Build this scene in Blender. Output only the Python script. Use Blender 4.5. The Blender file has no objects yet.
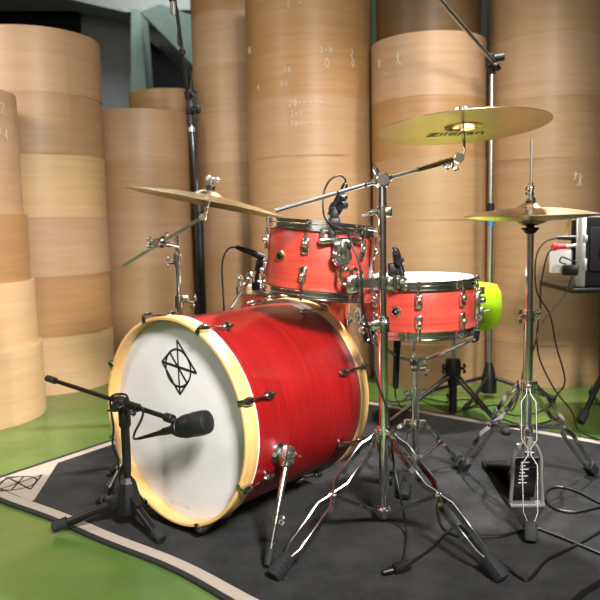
import bpy, bmesh, math, random
from mathutils import Vector as V, Matrix as Mx
PI = math.pi
random.seed(7)
S = bpy.context.scene
COL = S.collection

# ---------------------------------------------------------------- camera
FPX, PITCH, ROLL, CH = 690.0, math.radians(6.2), math.radians(-1.1), 0.85
_f = V((0, math.cos(PITCH), -math.sin(PITCH))); _u = V((0, math.sin(PITCH), math.cos(PITCH))); _r = V((1, 0, 0))
c_, s_ = math.cos(ROLL), math.sin(ROLL)
RT = c_ * _r + s_ * _u; UP = -s_ * _r + c_ * _u; FW = _f
CAM = V((0, 0, CH))
cd = bpy.data.cameras.new('camera'); cam = bpy.data.objects.new('camera', cd); COL.objects.link(cam)
cd.sensor_width = 36; cd.lens = FPX / 600 * 36; cd.clip_start = 0.05
m = Mx((RT, UP, -FW)).transposed().to_4x4(); m.translation = CAM
cam.matrix_world = m
S.camera = cam
cd.dof.use_dof = True; cd.dof.focus_distance = 1.95; cd.dof.aperture_fstop = 4.0

def ray(x, y): return RT * ((x - 300) / FPX) + UP * ((300 - y) / FPX) + FW
def AT(x, y, Y): d = ray(x, y); return CAM + d * (Y / d.y)          # point at depth Y
def FL(x, y, z=0.008): d = ray(x, y); return CAM + d * ((z - CH) / d.z)  # point at height z
def PLN(x, y, c, n): d = ray(x, y); return CAM + d * ((c - CAM).dot(n) / d.dot(n))

# ---------------------------------------------------------------- materials
def nodes(name):
    mt = bpy.data.materials.new(name); mt.use_nodes = True
    nt = mt.node_tree; b = nt.nodes['Principled BSDF']
    return mt, nt, b
def N(nt, t, **k):
    n = nt.nodes.new(t)
    for a, v in k.items():
        if a in n.inputs: n.inputs[a].default_value = v
        else: setattr(n, a, v)
    return n
def ramp(nt, stops):
    r = nt.nodes.new('ShaderNodeValToRGB'); e = r.color_ramp.elements
    while len(e) < len(stops): e.new(0.5)
    for i, (p, c) in enumerate(stops):
        e[i].position = p; e[i].color = (*c, 1)
    return r
def lin(r, g, b):
    f = lambda v: (v / 255 / 12.92) if v / 255 <= .04045 else ((v / 255 + .055) / 1.055) ** 2.4
    return (f(r), f(g), f(b))
def plain(name, col, rough=.5, metal=0., spec=.5, bump=0, bscale=200, coat=0, trans=0):
    mt, nt, b = nodes(name)
    b.inputs['Roughness'].default_value = rough; b.inputs['Metallic'].default_value = metal
    b.inputs['Specular IOR Level'].default_value = spec; b.inputs['Coat Weight'].default_value = coat
    b.inputs['Transmission Weight'].default_value = trans
    tc = N(nt, 'ShaderNodeTexCoord'); no = N(nt, 'ShaderNodeTexNoise', Scale=bscale, Detail=3.0)
    nt.links.new(tc.outputs['Object'], no.inputs['Vector'])
    a = tuple(c * .94 for c in col); d = tuple(min(1, c * 1.06) for c in col)
    rp = ramp(nt, [(.35, a), (.65, d)])
    nt.links.new(no.outputs['Fac'], rp.inputs[0]); nt.links.new(rp.outputs[0], b.inputs['Base Color'])
    if bump:
        bp = N(nt, 'ShaderNodeBump', Strength=bump, Distance=.002)
        nt.links.new(no.outputs['Fac'], bp.inputs['Height']); nt.links.new(bp.outputs[0], b.inputs['Normal'])
    return mt
def grain(name, c0, c1, c2, sc, rough=.45, coat=0, coatr=.2, blotch=2.0, bump=.05, rnd=True, spec=.5):
    """wood: stretched noise over object coordinates + broad blotches"""
    mt, nt, b = nodes(name)
    tc = N(nt, 'ShaderNodeTexCoord'); mp = N(nt, 'ShaderNodeMapping'); mp.inputs['Scale'].default_value = sc
    L = nt.links.new
    if rnd:
        oi = N(nt, 'ShaderNodeObjectInfo'); mu = N(nt, 'ShaderNodeMath', operation='MULTIPLY'); mu.inputs[1].default_value = 40
        L(oi.outputs['Random'], mu.inputs[0])
        cx = N(nt, 'ShaderNodeCombineXYZ'); [L(mu.outputs[0], cx.inputs[i]) for i in range(3)]
        L(cx.outputs[0], mp.inputs['Location'])
    L(tc.outputs['Object'], mp.inputs['Vector'])
    n1 = N(nt, 'ShaderNodeTexNoise', Scale=1.0, Detail=5.0, Roughness=.6, Distortion=.6); L(mp.outputs[0], n1.inputs['Vector'])
    n2 = N(nt, 'ShaderNodeTexNoise', Scale=blotch, Detail=2.0); L(tc.outputs['Object'], n2.inputs['Vector'])
    mx = N(nt, 'ShaderNodeMath', operation='ADD'); L(n1.outputs['Fac'], mx.inputs[0])
    m2 = N(nt, 'ShaderNodeMath', operation='MULTIPLY_ADD'); L(n2.outputs['Fac'], m2.inputs[0]); m2.inputs[1].default_value = .7; m2.inputs[2].default_value = -.35
    L(m2.outputs[0], mx.inputs[1])
    rp = ramp(nt, [(.25, c0), (.5, c1), (.78, c2)]); L(mx.outputs[0], rp.inputs[0])
    out = rp.outputs[0]
    if rnd:
        hs = N(nt, 'ShaderNodeHueSaturation'); L(out, hs.inputs['Color'])
        mr = N(nt, 'ShaderNodeMapRange'); L(oi.outputs['Random'], mr.inputs['Value']); mr.inputs['To Min'].default_value = .97; mr.inputs['To Max'].default_value = 1.03
        L(mr.outputs[0], hs.inputs['Value']); out = hs.outputs[0]
    L(out, b.inputs['Base Color'])
    b.inputs['Roughness'].default_value = rough; b.inputs['Coat Weight'].default_value = coat; b.inputs['Coat Roughness'].default_value = coatr
    b.inputs['Specular IOR Level'].default_value = spec
    if bump:
        bp = N(nt, 'ShaderNodeBump', Strength=bump, Distance=.003); L(n1.outputs['Fac'], bp.inputs['Height']); L(bp.outputs[0], b.inputs['Normal'])
    return mt
def cymbal_mat(name, c0, c1):
    mt, nt, b = nodes(name); L = nt.links.new
    tc = N(nt, 'ShaderNodeTexCoord'); sx = N(nt, 'ShaderNodeSeparateXYZ'); L(tc.outputs['Object'], sx.inputs[0])
    cb = N(nt, 'ShaderNodeCombineXYZ'); L(sx.outputs[0], cb.inputs[0]); L(sx.outputs[1], cb.inputs[1])
    ln = N(nt, 'ShaderNodeVectorMath', operation='LENGTH'); L(cb.outputs[0], ln.inputs[0])
    mu = N(nt, 'ShaderNodeMath', operation='MULTIPLY'); L(ln.outputs['Value'], mu.inputs[0]); mu.inputs[1].default_value = 260
    n1 = N(nt, 'ShaderNodeTexNoise', noise_dimensions='1D', Scale=1.0, Detail=3.0); L(mu.outputs[0], n1.inputs['W'])
    n2 = N(nt, 'ShaderNodeTexNoise', Scale=9.0, Detail=4.0); L(tc.outputs['Object'], n2.inputs['Vector'])
    av = N(nt, 'ShaderNodeMath', operation='MULTIPLY_ADD'); L(n1.outputs['Fac'], av.inputs[0]); av.inputs[1].default_value = .4
    m2 = N(nt, 'ShaderNodeMath', operation='MULTIPLY'); L(n2.outputs['Fac'], m2.inputs[0]); m2.inputs[1].default_value = .6; L(m2.outputs[0], av.inputs[2])
    rp = ramp(nt, [(.3, c0), (.7, c1)]); L(av.outputs[0], rp.inputs[0]); L(rp.outputs[0], b.inputs['Base Color'])
    b.inputs['Metallic'].default_value = 1; b.inputs['Roughness'].default_value = .27
    bp = N(nt, 'ShaderNodeBump', Strength=.25, Distance=.0012); L(n1.outputs['Fac'], bp.inputs['Height']); L(bp.outputs[0], b.inputs['Normal'])
    return mt

SATIN = plain('satin_steel_tube', (.86, .86, .87), .26, 1, bscale=40)
CHROME = plain('chrome', (.84, .84, .85), .12, 1, bscale=40)
DCHROME = plain('smoked_chrome', (.5, .49, .48), .14, 1, bscale=40)
BARS = plain('satin_chrome', (.7, .7, .71), .12, 1, bscale=40)
STEEL = plain('brushed_steel', (.6, .6, .6), .3, 1, bscale=90)
BLACK = plain('black_paint', (.004, .004, .004), .38, 0, .35, bscale=60)
BLACKP = plain('black_plastic', (.006, .006, .0063), .45, 0, .35, bump=.15, bscale=400)
GREYMETAL = plain('dark_mic_grille', (.016, .016, .017), .42, .4, bump=.5, bscale=700)
RUBBER = plain('grey_rubber', (.014, .0155, .0165), .7, 0, .3, bump=.2, bscale=300)
CABLE = plain('cable_rubber', (.004, .004, .004), .45, 0, .35, bscale=100)
HEADW = plain('white_drum_skin', (.63, .615, .625), .5, bscale=5)
HEADC = plain('coated_white_skin', (.85, .86, .86), .6, bump=.1, bscale=500)
LOGO = plain('black_print', (.012, .014, .014), .5)
FAINT = plain('grey_print', (.45, .45, .46), .5)
WHITEP = plain('white_plastic', (.55, .54, .52), .4)
REDP = plain('red_plastic', (.6, .01, .015), .4)
BLUE = plain('blue_tape', (.02, .22, .6), .5)
LIME = plain('lime_vinyl', (.42, .74, .015), .42, bump=.1, bscale=120)
CHALK = plain('chalk', (.68, .58, .5), .9)
ALU = plain('aluminium_trim', (.5, .5, .5), .35, .85)
BRASS = plain('brass', (.7, .5, .2), .3, 1)
CLEARISH = plain('grey_casting', (.33, .33, .32), .4, .6)
RED = grain('red_stained_wood', lin(110, 6, 10), lin(134, 10, 14), lin(160, 24, 24), (4, 4, 90), .36, .35, .22, 3, .03, False)
CORAL = grain('satin_coral_wood', lin(160, 48, 36), lin(174, 59, 45), lin(188, 74, 58), (3, 3, 80), .42, .15, .35, 4, .03, False)
MAPLE = grain('maple_hoop', lin(202, 156, 92), lin(216, 174, 110), lin(228, 192, 132), (5, 5, 30), .38, .3, .25, 4, .02, False)
DARKMAPLE = grain('bearing_ply', lin(205, 198, 186), lin(225, 220, 212), lin(238, 234, 228), (5, 5, 60), .5, 0, .3, 4, .02, False)
BRONZE = cymbal_mat('bronze', (.46, .33, .15), (.72, .57, .34))
BRONZEL = cymbal_mat('bright_bronze', (.50, .37, .22), (.74, .58, .37))
def ven(name, a, b_, c): return grain(name, lin(*a), lin(*b_), lin(*c), (2.2, 2.2, 40), .5, .15, .35, 1.6, .02, True, .4)
VEN = {'tan': ven('veneer_tan', (166, 130, 96), (174, 139, 104), (182, 148, 112)),
       'pale': ven('veneer_pale', (192, 158, 116), (201, 167, 125), (209, 176, 135)),
       'pink': ven('veneer_rosy', (174, 138, 107), (182, 147, 116), (190, 156, 125)),
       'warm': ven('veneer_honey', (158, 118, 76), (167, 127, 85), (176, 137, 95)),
       'brown': ven('veneer_brown', (84, 62, 34), (94, 70, 40), (104, 78, 46))}

# ---------------------------------------------------------------- mesh helpers
def frame(z, x=None):
    z = V(z).normalized()
    x = V(x) if x is not None else (V((1, 0, 0)) if abs(z.x) < .9 else V((0, 1, 0)))
    x = (x - z * x.dot(z)).normalized(); y = z.cross(x)
    return Mx((x, y, z)).transposed()
def TM(loc, rot=None):
    q = (rot if rot is not None else Mx.Identity(3)).to_4x4(); q.translation = V(loc); return q
class B:
    def __init__(s): s.v = []; s.f = []
    def add(s, vs, fs):
        o = len(s.v); s.v += [V(p) for p in vs]; s.f += [tuple(i + o for i in f) for f in fs]; return s
    def tube(s, pts, r, n=10, cap=True, flat=None):
        pts = [V(p) for p in pts]; k = len(pts)
        rs = r if isinstance(r, (list, tuple)) else [r] * k
        t0 = (pts[1] - pts[0]).normalized()
        u = frame(t0).col[0]; vs = []; fs = []; tp = t0
        for i in range(k):
            t = (pts[min(i + 1, k - 1)] - pts[max(i - 1, 0)]).normalized()
            u = (tp.rotation_difference(t) @ u); u = (u - t * u.dot(t)).normalized(); w = t.cross(u); tp = t
            for j in range(n):
                a = 2 * PI * j / n; vs.append(pts[i] + rs[i] * (math.cos(a) * u + math.sin(a) * w))
        for i in range(k - 1):
            for j in range(n):
                q = (j + 1) % n; fs.append((i * n + j, i * n + q, (i + 1) * n + q, (i + 1) * n + j))
        if cap: fs.append(tuple(range(n))[::-1]); fs.append(tuple((k - 1) * n + j for j in range(n)))
        return s.add(vs, fs)
    def strip(s, pts, side, w, d):
        """rectangular bar along pts: w across `side`, d the other way"""
        pts = [V(p) for p in pts]; side = V(side); k = len(pts); vs = []; fs = []
        c = min(w, d) * .3; ring = [(w / 2, d / 2 - c), (w / 2 - c, d / 2), (c - w / 2, d / 2), (-w / 2, d / 2 - c), (-w / 2, c - d / 2), (c - w / 2, -d / 2), (w / 2 - c, -d / 2), (w / 2, c - d / 2)]
        for i in range(k):
            t = (pts[min(i + 1, k - 1)] - pts[max(i - 1, 0)]).normalized()
            a = (side - t * side.dot(t)).normalized(); b = t.cross(a)
            for x, y in ring: vs.append(pts[i] + a * x + b * y)
        for i in range(k - 1):
            for j in range(8):
                q = (j + 1) % 8; fs.append((i * 8 + j, i * 8 + q, (i + 1) * 8 + q, (i + 1) * 8 + j))
        fs += [tuple(range(8))[::-1], tuple((k - 1) * 8 + j for j in range(8))]
        return s.add(vs, fs)
    def lathe(s, prof, M=None, n=48, closed=False, arc=None):
        M = M or Mx.Identity(4); vs = []; fs = []; k = len(prof)
        for r, z in prof:
            for j in range(n):
                a = 2 * PI * j / n; vs.append(M @ V((r * math.cos(a), r * math.sin(a), z)))
        for i in range(k if closed else k - 1):
            i2 = (i + 1) % k
            for j in range(n):
                q = (j + 1) % n; fs.append((i * n + j, i * n + q, i2 * n + q, i2 * n + j))
        if not closed:
            if prof[0][0] > 1e-6: fs.append(tuple(range(n))[::-1])
            if prof[-1][0] > 1e-6: fs.append(tuple((k - 1) * n + j for j in range(n)))
        return s.add(vs, fs)
    def box(s, M, sx, sy, sz, bev=0.0, seg=2):
        bm = bmesh.new(); bmesh.ops.create_cube(bm, size=1)
        for v in bm.verts: v.co = V((v.co.x * sx, v.co.y * sy, v.co.z * sz))
        if bev: bmesh.ops.bevel(bm, geom=bm.edges[:], offset=min(bev, min(sx, sy, sz) * .45), segments=seg, profile=.5, affect='EDGES')
        bm.verts.index_update()
        s.add([M @ v.co for v in bm.verts], [tuple(v.index for v in f.verts) for f in bm.faces]); bm.free(); return s
    def ball(s, c, r, sc=(1, 1, 1), rot=None, n=14):
        pr = [(math.sin(PI * i / 8) * r, -math.cos(PI * i / 8) * r) for i in range(9)]
        pr[0] = (0.00001, -r); pr[-1] = (0.00001, r)
        M = TM(c, rot) @ Mx.Diagonal((*sc, 1)); return s.lathe(pr, M, n)
    def cyl(s, p, q, r, r2=None, n=20, ch=.12):
        p, q = V(p), V(q); L = (q - p).length; r2 = r if r2 is None else r2; c = min(r, r2, L) * ch
        return s.lathe([(r - c, 0), (r, c), (r2, L - c), (r2 - c, L)], TM(p, frame(q - p)), n)
    def wing(s, p, ax, lat, size=.012):
        """wing nut: hub along ax, two wings along lat"""
        p = V(p); ax = V(ax).normalized(); s.cyl(p, p + ax * size, size * .42, n=12)
        R = frame(ax, lat)
        for sg in (1, -1):
            s.box(TM(p + ax * size * .95 + R.col[0] * sg * size * .75, R @ Mx.Rotation(sg * .5, 3, 'Y')), size * 1.0, size * .22, size * .62, size * .07)
        return s

ROOT = {}
def setp(o, label=None, cat=None, group=None, kind=None):
    for k, v in (('label', label), ('category', cat), ('group', group), ('kind', kind)):
        if v: o[k] = v
    return o
def thing(name, label, cat, loc=(0, 0, 0), rot=None, group=None):
    o = bpy.data.objects.new(name, None); COL.objects.link(o); o.empty_display_size = .05
    M = TM(loc, rot); o.matrix_world = M; ROOT[o] = M
    return setp(o, label, cat, group)
def mesh(name, b, mat, smooth=35):
    me = bpy.data.meshes.new(name); me.from_pydata([tuple(p) for p in b.v], [], b.f); me.validate()
    bm = bmesh.new(); bm.from_mesh(me); bmesh.ops.remove_doubles(bm, verts=bm.verts, dist=1e-6)
    bmesh.ops.recalc_face_normals(bm, faces=bm.faces); bm.to_mesh(me); bm.free()
    me.materials.append(mat)
    for p in me.polygons: p.use_smooth = True
    me.set_sharp_from_angle(angle=math.radians(smooth))
    return me
def part(name, b, mat, parent, world=True, smooth=35, label=None):
    root = parent
    if world:
        inv = ROOT[root].inverted(); b.v = [inv @ p for p in b.v]
    o = bpy.data.objects.new(name, mesh(name, b, mat, smooth)); COL.objects.link(o); o.parent = parent
    ROOT[o] = ROOT[parent]
    if label: o['label'] = label
    return o
def solo(name, b, mat, label, cat, group=None, loc=None, smooth=35, rot=None):
    if loc is not None:
        M = TM(loc, rot); inv = M.inverted(); b.v = [inv @ p for p in b.v]
    o = bpy.data.objects.new(name, mesh(name, b, mat, smooth)); COL.objects.link(o)
    if loc is not None: o.matrix_world = M
    return setp(o, label, cat, group)
def struct(name, b, mat, smooth=30):
    o = bpy.data.objects.new(name, mesh(name, b, mat, smooth)); COL.objects.link(o); o['kind'] = 'structure'; return o
def text_mesh(s, size, M, thick=.0004):
    cu = bpy.data.curves.new('txt', 'FONT'); cu.body = s; cu.size = size; cu.align_x = 'CENTER'; cu.align_y = 'CENTER'; cu.extrude = thick; cu.shear = 0
    o = bpy.data.objects.new('txt', cu); COL.objects.link(o)
    dg = bpy.context.evaluated_depsgraph_get(); me = bpy.data.meshes.new_from_object(o.evaluated_get(dg))
    b = B().add([M(v.co) for v in me.vertices], [tuple(p.vertices) for p in me.polygons])
    bpy.data.objects.remove(o); bpy.data.curves.remove(cu); bpy.data.meshes.remove(me); return b
def smoothpath(pts, k=6):
    pts = [V(p) for p in pts]; out = []
    P = [pts[0]] + pts + [pts[-1]]
    for i in range(1, len(P) - 2):
        a, b, c, d = P[i - 1:i + 3]
        for j in range(k):
            t = j / k
            out.append(.5 * ((2 * b) + (c - a) * t + (2 * a - 5 * b + 4 * c - d) * t * t + (3 * b - a - 3 * c + d) * t ** 3))
    return out + [pts[-1]]

# ---------------------------------------------------------------- the setting
def floor_mat():
    mt, nt, b = nodes('green_epoxy'); L = nt.links.new
    tc = N(nt, 'ShaderNodeTexCoord'); n1 = N(nt, 'ShaderNodeTexNoise', Scale=1.3, Detail=6.0, Roughness=.65); L(tc.outputs['Object'], n1.inputs['Vector'])
    n2 = N(nt, 'ShaderNodeTexNoise', Scale=14.0, Detail=5.0); L(tc.outputs['Object'], n2.inputs['Vector'])
    rp = ramp(nt, [(.3, lin(62, 88, 38)), (.5, lin(76, 104, 46)), (.72, lin(96, 122, 60))]); L(n1.outputs['Fac'], rp.inputs[0]); L(rp.outputs[0], b.inputs['Base Color'])
    mr = N(nt, 'ShaderNodeMapRange'); L(n2.outputs['Fac'], mr.inputs['Value']); mr.inputs['To Min'].default_value = .12; mr.inputs['To Max'].default_value = .30; L(mr.outputs[0], b.inputs['Roughness'])
    bp = N(nt, 'ShaderNodeBump', Strength=.05, Distance=.01); L(n2.outputs['Fac'], bp.inputs['Height']); L(bp.outputs[0], b.inputs['Normal'])
    return mt
X0, X1, Y0, Y1, HT = -6.5, 6.5, -4.0, 9.0, 4.2
WALLG = plain('grey_plaster', lin(178, 181, 188), .8, bump=.1, bscale=20)
CEILG = plain('grey_concrete', lin(150, 152, 150), .85, bump=.1, bscale=12)
WALLL = plain('light_plaster', lin(206, 190, 168), .8, bscale=8)
GREENW = plain('pale_green_plaster', lin(128, 148, 136), .7, bscale=8)
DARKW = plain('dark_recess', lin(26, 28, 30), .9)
struct('floor', B().add([(X0, Y0, 0), (X1, Y0, 0), (X1, Y1, 0), (X0, Y1, 0)], [(0, 1, 2, 3)]), floor_mat())
struct('ceiling', B().box(TM((0, 2.5, HT + .1)), 13.2, 13.2, .2), CEILG)
struct('wall_back', B().box(TM((0, Y1 + .1, HT / 2)), 13.2, .2, HT), WALLG)
struct('wall_front', B().box(TM((0, Y0 - .1, HT / 2)), 13.2, .2, HT), WALLL)
struct('wall_left', B().box(TM((X0 - .1, 2.5, HT / 2)), .2, 13, HT), WALLL)
struct('wall_right', B().box(TM((X1 + .1, 2.5, HT / 2)), .2, 13, HT), WALLL)

# ---------------------------------------------------------------- veneer roll stacks
ORD = ['bottom', 'second up', 'third up', 'fourth up', 'fifth up', 'sixth up', 'seventh up', 'eighth up', 'ninth up']
CN = {'tan': 'tan', 'pale': 'pale', 'pink': 'rosy beige', 'warm': 'honey brown', 'brown': 'dark brown'}
ROLLS = {}
def roll(x, y, z0, z1, r, seam, mat, label):
    n = 96; b = B(); h = z1 - z0; e = .0005; vs = []; fs = []
    prof = [(r - .03, 0), (r - e, 0), (r, e), (r, h - e), (r - e, h), (r - .03, h)]
    for j in range(n + 1):
        a = seam + 2 * PI * j / n; st = .0035 * j / n
        for rr, zz in prof: vs.append(V((x + (rr + st) * math.cos(a), y + (rr + st) * math.sin(a), z0 + zz)))
    k = len(prof)
    for j in range(n):
        for i in range(k):
            q = (i + 1) % k; fs.append((j * k + i, (j + 1) * k + i, (j + 1) * k + q, j * k + q))
    fs.append(tuple(range(k))); fs.append(tuple(n * k + i for i in range(k)))
    b.add(vs, fs)
    t = solo('veneer_roll', b, mat, label, 'wood roll', 'plywood veneer rolls stacked behind the drums', loc=(x, y, z0))
    ROOT[t] = TM((x, y, z0))
    return t
def stack(key, x, y, r, ys, px, cols, where, seams, radii=None, lean=0):
    d = math.hypot(x, y); fy = y - r * y / d
    zs = [AT(px, q, fy).z for q in ys]           # tops, from the highest down
    zs = zs[::-1]; cols = cols[::-1]; seams = seams[::-1]
    z0 = 0.0; tops = zs + []
    for i, z1 in enumerate(zs):
        jx, jy = random.uniform(-.003, .003), random.uniform(-.003, .003); rr = r + random.uniform(-.0008, .0008)
        if radii and i in radii: rr = radii[i]
        pos = 'top one' if i == len(zs) - 1 else ('bottom one' if i == 0 else ORD[i])
        c = cols[i]
        a = math.atan2(-y, -x) + seams[i]
        ROLLS[key, i] = (roll(x + jx + lean * i, y + jy, z0, z1 - .00005, rr, a, VEN[c], '%s veneer roll, %s in the %s' % (CN[c], pos, where)), x + jx + lean * i, y + jy, rr, z0, z1)
        z0 = z1
stack('A', -1.535, 3.12, .33, [78, 213, 286, 356], 0, ['pink', 'warm', 'pale', 'pale'], 'nearest stack at the left edge', [.2, 2.5, 2.7, 3.0], None, -.017)
stack('B', -1.41, 3.82, .35, [25, 91, 153, 217, 277, 338], 45, ['pink', 'tan', 'pale', 'pink', 'warm', 'pale'], 'wide stack standing left of the bass drum', [.45, .5, 3, 3, .9, .65])
stack('C', -.957, 4.30, .285, [108, 160, 213, 265, 318, 365], 145, ['pink', 'tan', 'pink', 'tan', 'tan', 'tan'], 'shorter stack behind the crash cymbal', [3, 2.8, 3, 3, 2, 3])
stack('D', -.92, 5.2, .30, [88, 140, 190, 240, 290, 335], 165, ['warm', 'warm', 'tan', 'tan', 'tan', 'tan'], 'farthest stack peeping over the shorter one', [3] * 6)
stack('E', -.355, 4.60, .308, [-42, 9, 62, 112, 162, 210, 257, 305, 350], 225, ['warm', 'pink', 'tan', 'pink', 'tan', 'pink', 'tan', 'tan', 'tan'], 'tall stack right of the black microphone stand', [3, 2.8, 3, 3, -.15, 3, 2, 3, 2])
stack('F', .075, 3.955, .346, [-30, 35, 95, 155, 217, 280, 340], 308, ['warm', 'warm', 'tan', 'tan', 'tan', 'tan', 'tan'], 'wide tall stack behind the rack tom', [3, 3, .55, 3, 2.6, 2.8, 3])
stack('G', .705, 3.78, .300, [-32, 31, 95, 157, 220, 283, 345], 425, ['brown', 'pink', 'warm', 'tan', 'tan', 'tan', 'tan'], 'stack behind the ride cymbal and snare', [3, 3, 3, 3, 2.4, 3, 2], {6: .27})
stack('H', 1.31, 3.74, .299, [-30, 33, 96, 158, 220, 283, 345], 540, ['tan', 'pink', 'tan', 'tan', 'tan', 'tan', 'tan'], 'stack behind the two hi-hat cymbals', [3, 2.9, 3, 3, 2.4, 3, 2])
stack('I', 1.98, 3.95, .31, [-10, 55, 118, 180, 240, 300, 350], 605, ['warm', 'tan', 'warm', 'tan', 'tan', 'tan', 'tan'], 'stack behind the equipment case', [3] * 7)

# chalk scrawls on the rolls: strokes laid onto the cylinder
GL = {'2': [[(0, .8), (.25, 1), (.5, .8), (.4, .5), (0, 0), (.55, 0)]], '0': [[(.28, 1), (.05, .7), (.05, .3), (.28, 0), (.5, .3), (.5, .7), (.28, 1)]],
      '7': [[(0, 1), (.5, 1), (.2, 0)]], '4': [[(.4, 0), (.4, 1), (0, .35), (.55, .35)]], 'P': [[(.05, 0), (.05, 1), (.4, .95), (.45, .65), (.05, .5)]],
      'x': [[(0, .8), (.5, .1)], [(.5, .8), (.0, .1)], [(.25, 1), (.25, 0)]], '-': [[(0, .5), (.5, .5)]], '~': [[(0, .4), (.2, .65), (.4, .35), (.6, .6)]],
      'L': [[(.05, 1), (.05, 0), (.5, 0)]], 'N': [[(0, 0), (0, 1), (.45, 0), (.45, 1)]], ' ': []}
def chalk(key, lines):
    """each line: text, pixel x, pixel y of its left end, size in m"""
    t, x, y, r, z0, z1 = ROLLS[key]; ROOT[t] = TM((x, y, z0))
    for s, px, py, sz in lines:
        b = B()
        d = ray(px, py); o = CAM - V((x, y, 0)); a = d.x ** 2 + d.y ** 2; h = o.x * d.x + o.y * d.y; cc = o.x ** 2 + o.y ** 2 - r * r
        dt = h * h - a * cc
        if dt < 0: continue
        k = (-h - math.sqrt(dt)) / a; p = CAM + d * k; a0 = math.atan2(p.y - y, p.x - x); adv = 0
        for ch in s:
            for st in GL[ch]:
                pts = []
                for u, v in st:
                    aa = a0 + (adv + u * .8) * sz / r; pts.append(V((x + (r + .0045) * math.cos(aa), y + (r + .0045) * math.sin(aa), p.z + (v - .5) * sz)))
                pts2 = []
                for i in range(len(pts) - 1): pts2 += [pts[i].lerp(pts[i + 1], w / 3) for w in range(3)]
                b.tube(pts2 + [pts[-1]], .0016, 5)
            adv += .8
        part('chalk_writing', b, CHALK, t, label='faint chalk handwriting')
chalk(('F', 5), [('xL', 249, 51, .03), ('2~N', 320, 50, .03), ('0', 325, 63, .045), ('2', 350, 53, .04), ('0', 351, 63, .04), ('7x', 284, 70, .03), ('04', 281, 84, .03), ('4', 258, 88, .03)])
chalk(('F', 4), [('20--~~~', 289, 103, .032), ('2~7', 291, 114, .028), ('70~~-~~', 291, 124, .028)])
chalk(('F', 6), [('0 ~', 287, 4, .035)])
chalk(('G', 5), [('x', 396, 60, .07), ('x', 379, 64, .04), ('~~', 385, 74, .03)])
chalk(('H', 3), [('x', 577, 180, .07)])
chalk(('H', 4), [('x', 573, 200 - 24, .05)])
chalk(('A', 3), [('2', 0, 108, .05), ('P4', -3, 134, .05)])

# ---------------------------------------------------------------- carpet
ctl = V((.268, .374, 0)).normalized(); cfr = V((.798, -.638, 0)).normalized()
def carpet_mat():
    mt, nt, b = nodes('black_carpet'); L = nt.links.new
    tc = N(nt, 'ShaderNodeTexCoord'); n1 = N(nt, 'ShaderNodeTexNoise', Scale=420.0, Detail=2.0); n2 = N(nt, 'ShaderNodeTexNoise', Scale=7.0, Detail=6.0, Roughness=.7)
    for n in (n1, n2): L(tc.outputs['Object'], n.inputs['Vector'])
    ad = N(nt, 'ShaderNodeMath', operation='ADD'); L(n1.outputs['Fac'], ad.inputs[0]); L(n2.outputs['Fac'], ad.inputs[1])
    rp = ramp(nt, [(.70, (.0025, .0025, .0026)), (.90, (.010, .010, .0104)), (1.0, (.022, .022, .0225))])
    mr = N(nt, 'ShaderNodeMath', operation='MULTIPLY'); L(ad.outputs[0], mr.inputs[0]); mr.inputs[1].default_value = .9
    L(mr.outputs[0], rp.inputs[0]); L(rp.outputs[0], b.inputs['Base Color']); b.inputs['Roughness'].default_value = .95; b.inputs['Specular IOR Level'].default_value = .15
    b.inputs['Sheen Weight'].default_value = .05
    bp = N(nt, 'ShaderNodeBump', Strength=.6, Distance=.004); L(n1.outputs['Fac'], bp.inputs['Height']); L(bp.outputs[0], b.inputs['Normal'])
    return mt
BORDER = plain('grey_border_weave', lin(158, 148, 136), .9, bump=.4, bscale=350)
# corner at the left: where the two visible edges meet
pA, pB = FL(0, 476), FL(0, 497)
def meet(p, d, q, e):
    den = d.x * e.y - d.y * e.x; k = ((q.x - p.x) * e.y - (q.y - p.y) * e.x) / den; return p + d * k
cor = meet(pA, ctl, pB, cfr); cor.z = 0
LA, LB = 1.68, 2.9
rug = thing('carpet', 'black drum carpet with a light grey border and printed corner on the green floor', 'carpet', cor)
def rugpt(a, b, z): return cor + ctl * a + cfr * b + V((0, 0, z))
def wav(b): return .012 * math.sin(b * 5.2 + .4) + .006 * math.sin(b * 11)
def rugstrip(off0, off1, z0, z1, n=60):
    """frame of rectangle between insets off0 and off1"""
    b = B(); path = []
    def ring(o):
        out = []
        for i in range(n): bb = o + (LB - 2 * o) * i / n; out.append((o - wav(bb) * max(0, 1 - o / .4), bb))
        for i in range(n // 2): out.append((o + (LA - 2 * o) * i / (n // 2), LB - o))
        for i in range(n): out.append((LA - o, LB - o - (LB - 2 * o) * i / n))
        for i in range(n // 2): out.append((LA - o - (LA - 2 * o) * i / (n // 2), o))
        return out
    r0, r1 = ring(off0), ring(off1); k = len(r0); vs = []
    for (a, c), (a2, c2) in zip(r0, r1): vs += [rugpt(a, c, z0), rugpt(a, c, z1), rugpt(a2, c2, z1), rugpt(a2, c2, z0)]
    fs = []
    for i in range(k):
        j = (i + 1) % k
        for q in range(4): w = (q + 1) % 4; fs.append((i * 4 + q, i * 4 + w, j * 4 + w, j * 4 + q))
    return b.add(vs, fs), r1
bb, r1 = rugstrip(0, .016, .001, .0085); part('edge_binding', bb, plain('black_binding', (.01, .01, .011), .8), rug, label='black edge binding')
bb, r2 = rugstrip(.016, .052, .001, .0072); part('border_stripe', bb, BORDER, rug, label='light grey border stripe')
b = B(); k = len(r2); b.add([rugpt(a, c, .007) for a, c in r2] + [rugpt(a, c, .001) for a, c in r2], [tuple(range(k)), tuple(range(2 * k - 1, k - 1, -1))] + [(i, (i + 1) % k, k + (i + 1) % k, k + i) for i in range(k)])
part('pile', b, carpet_mat(), rug)
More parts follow.
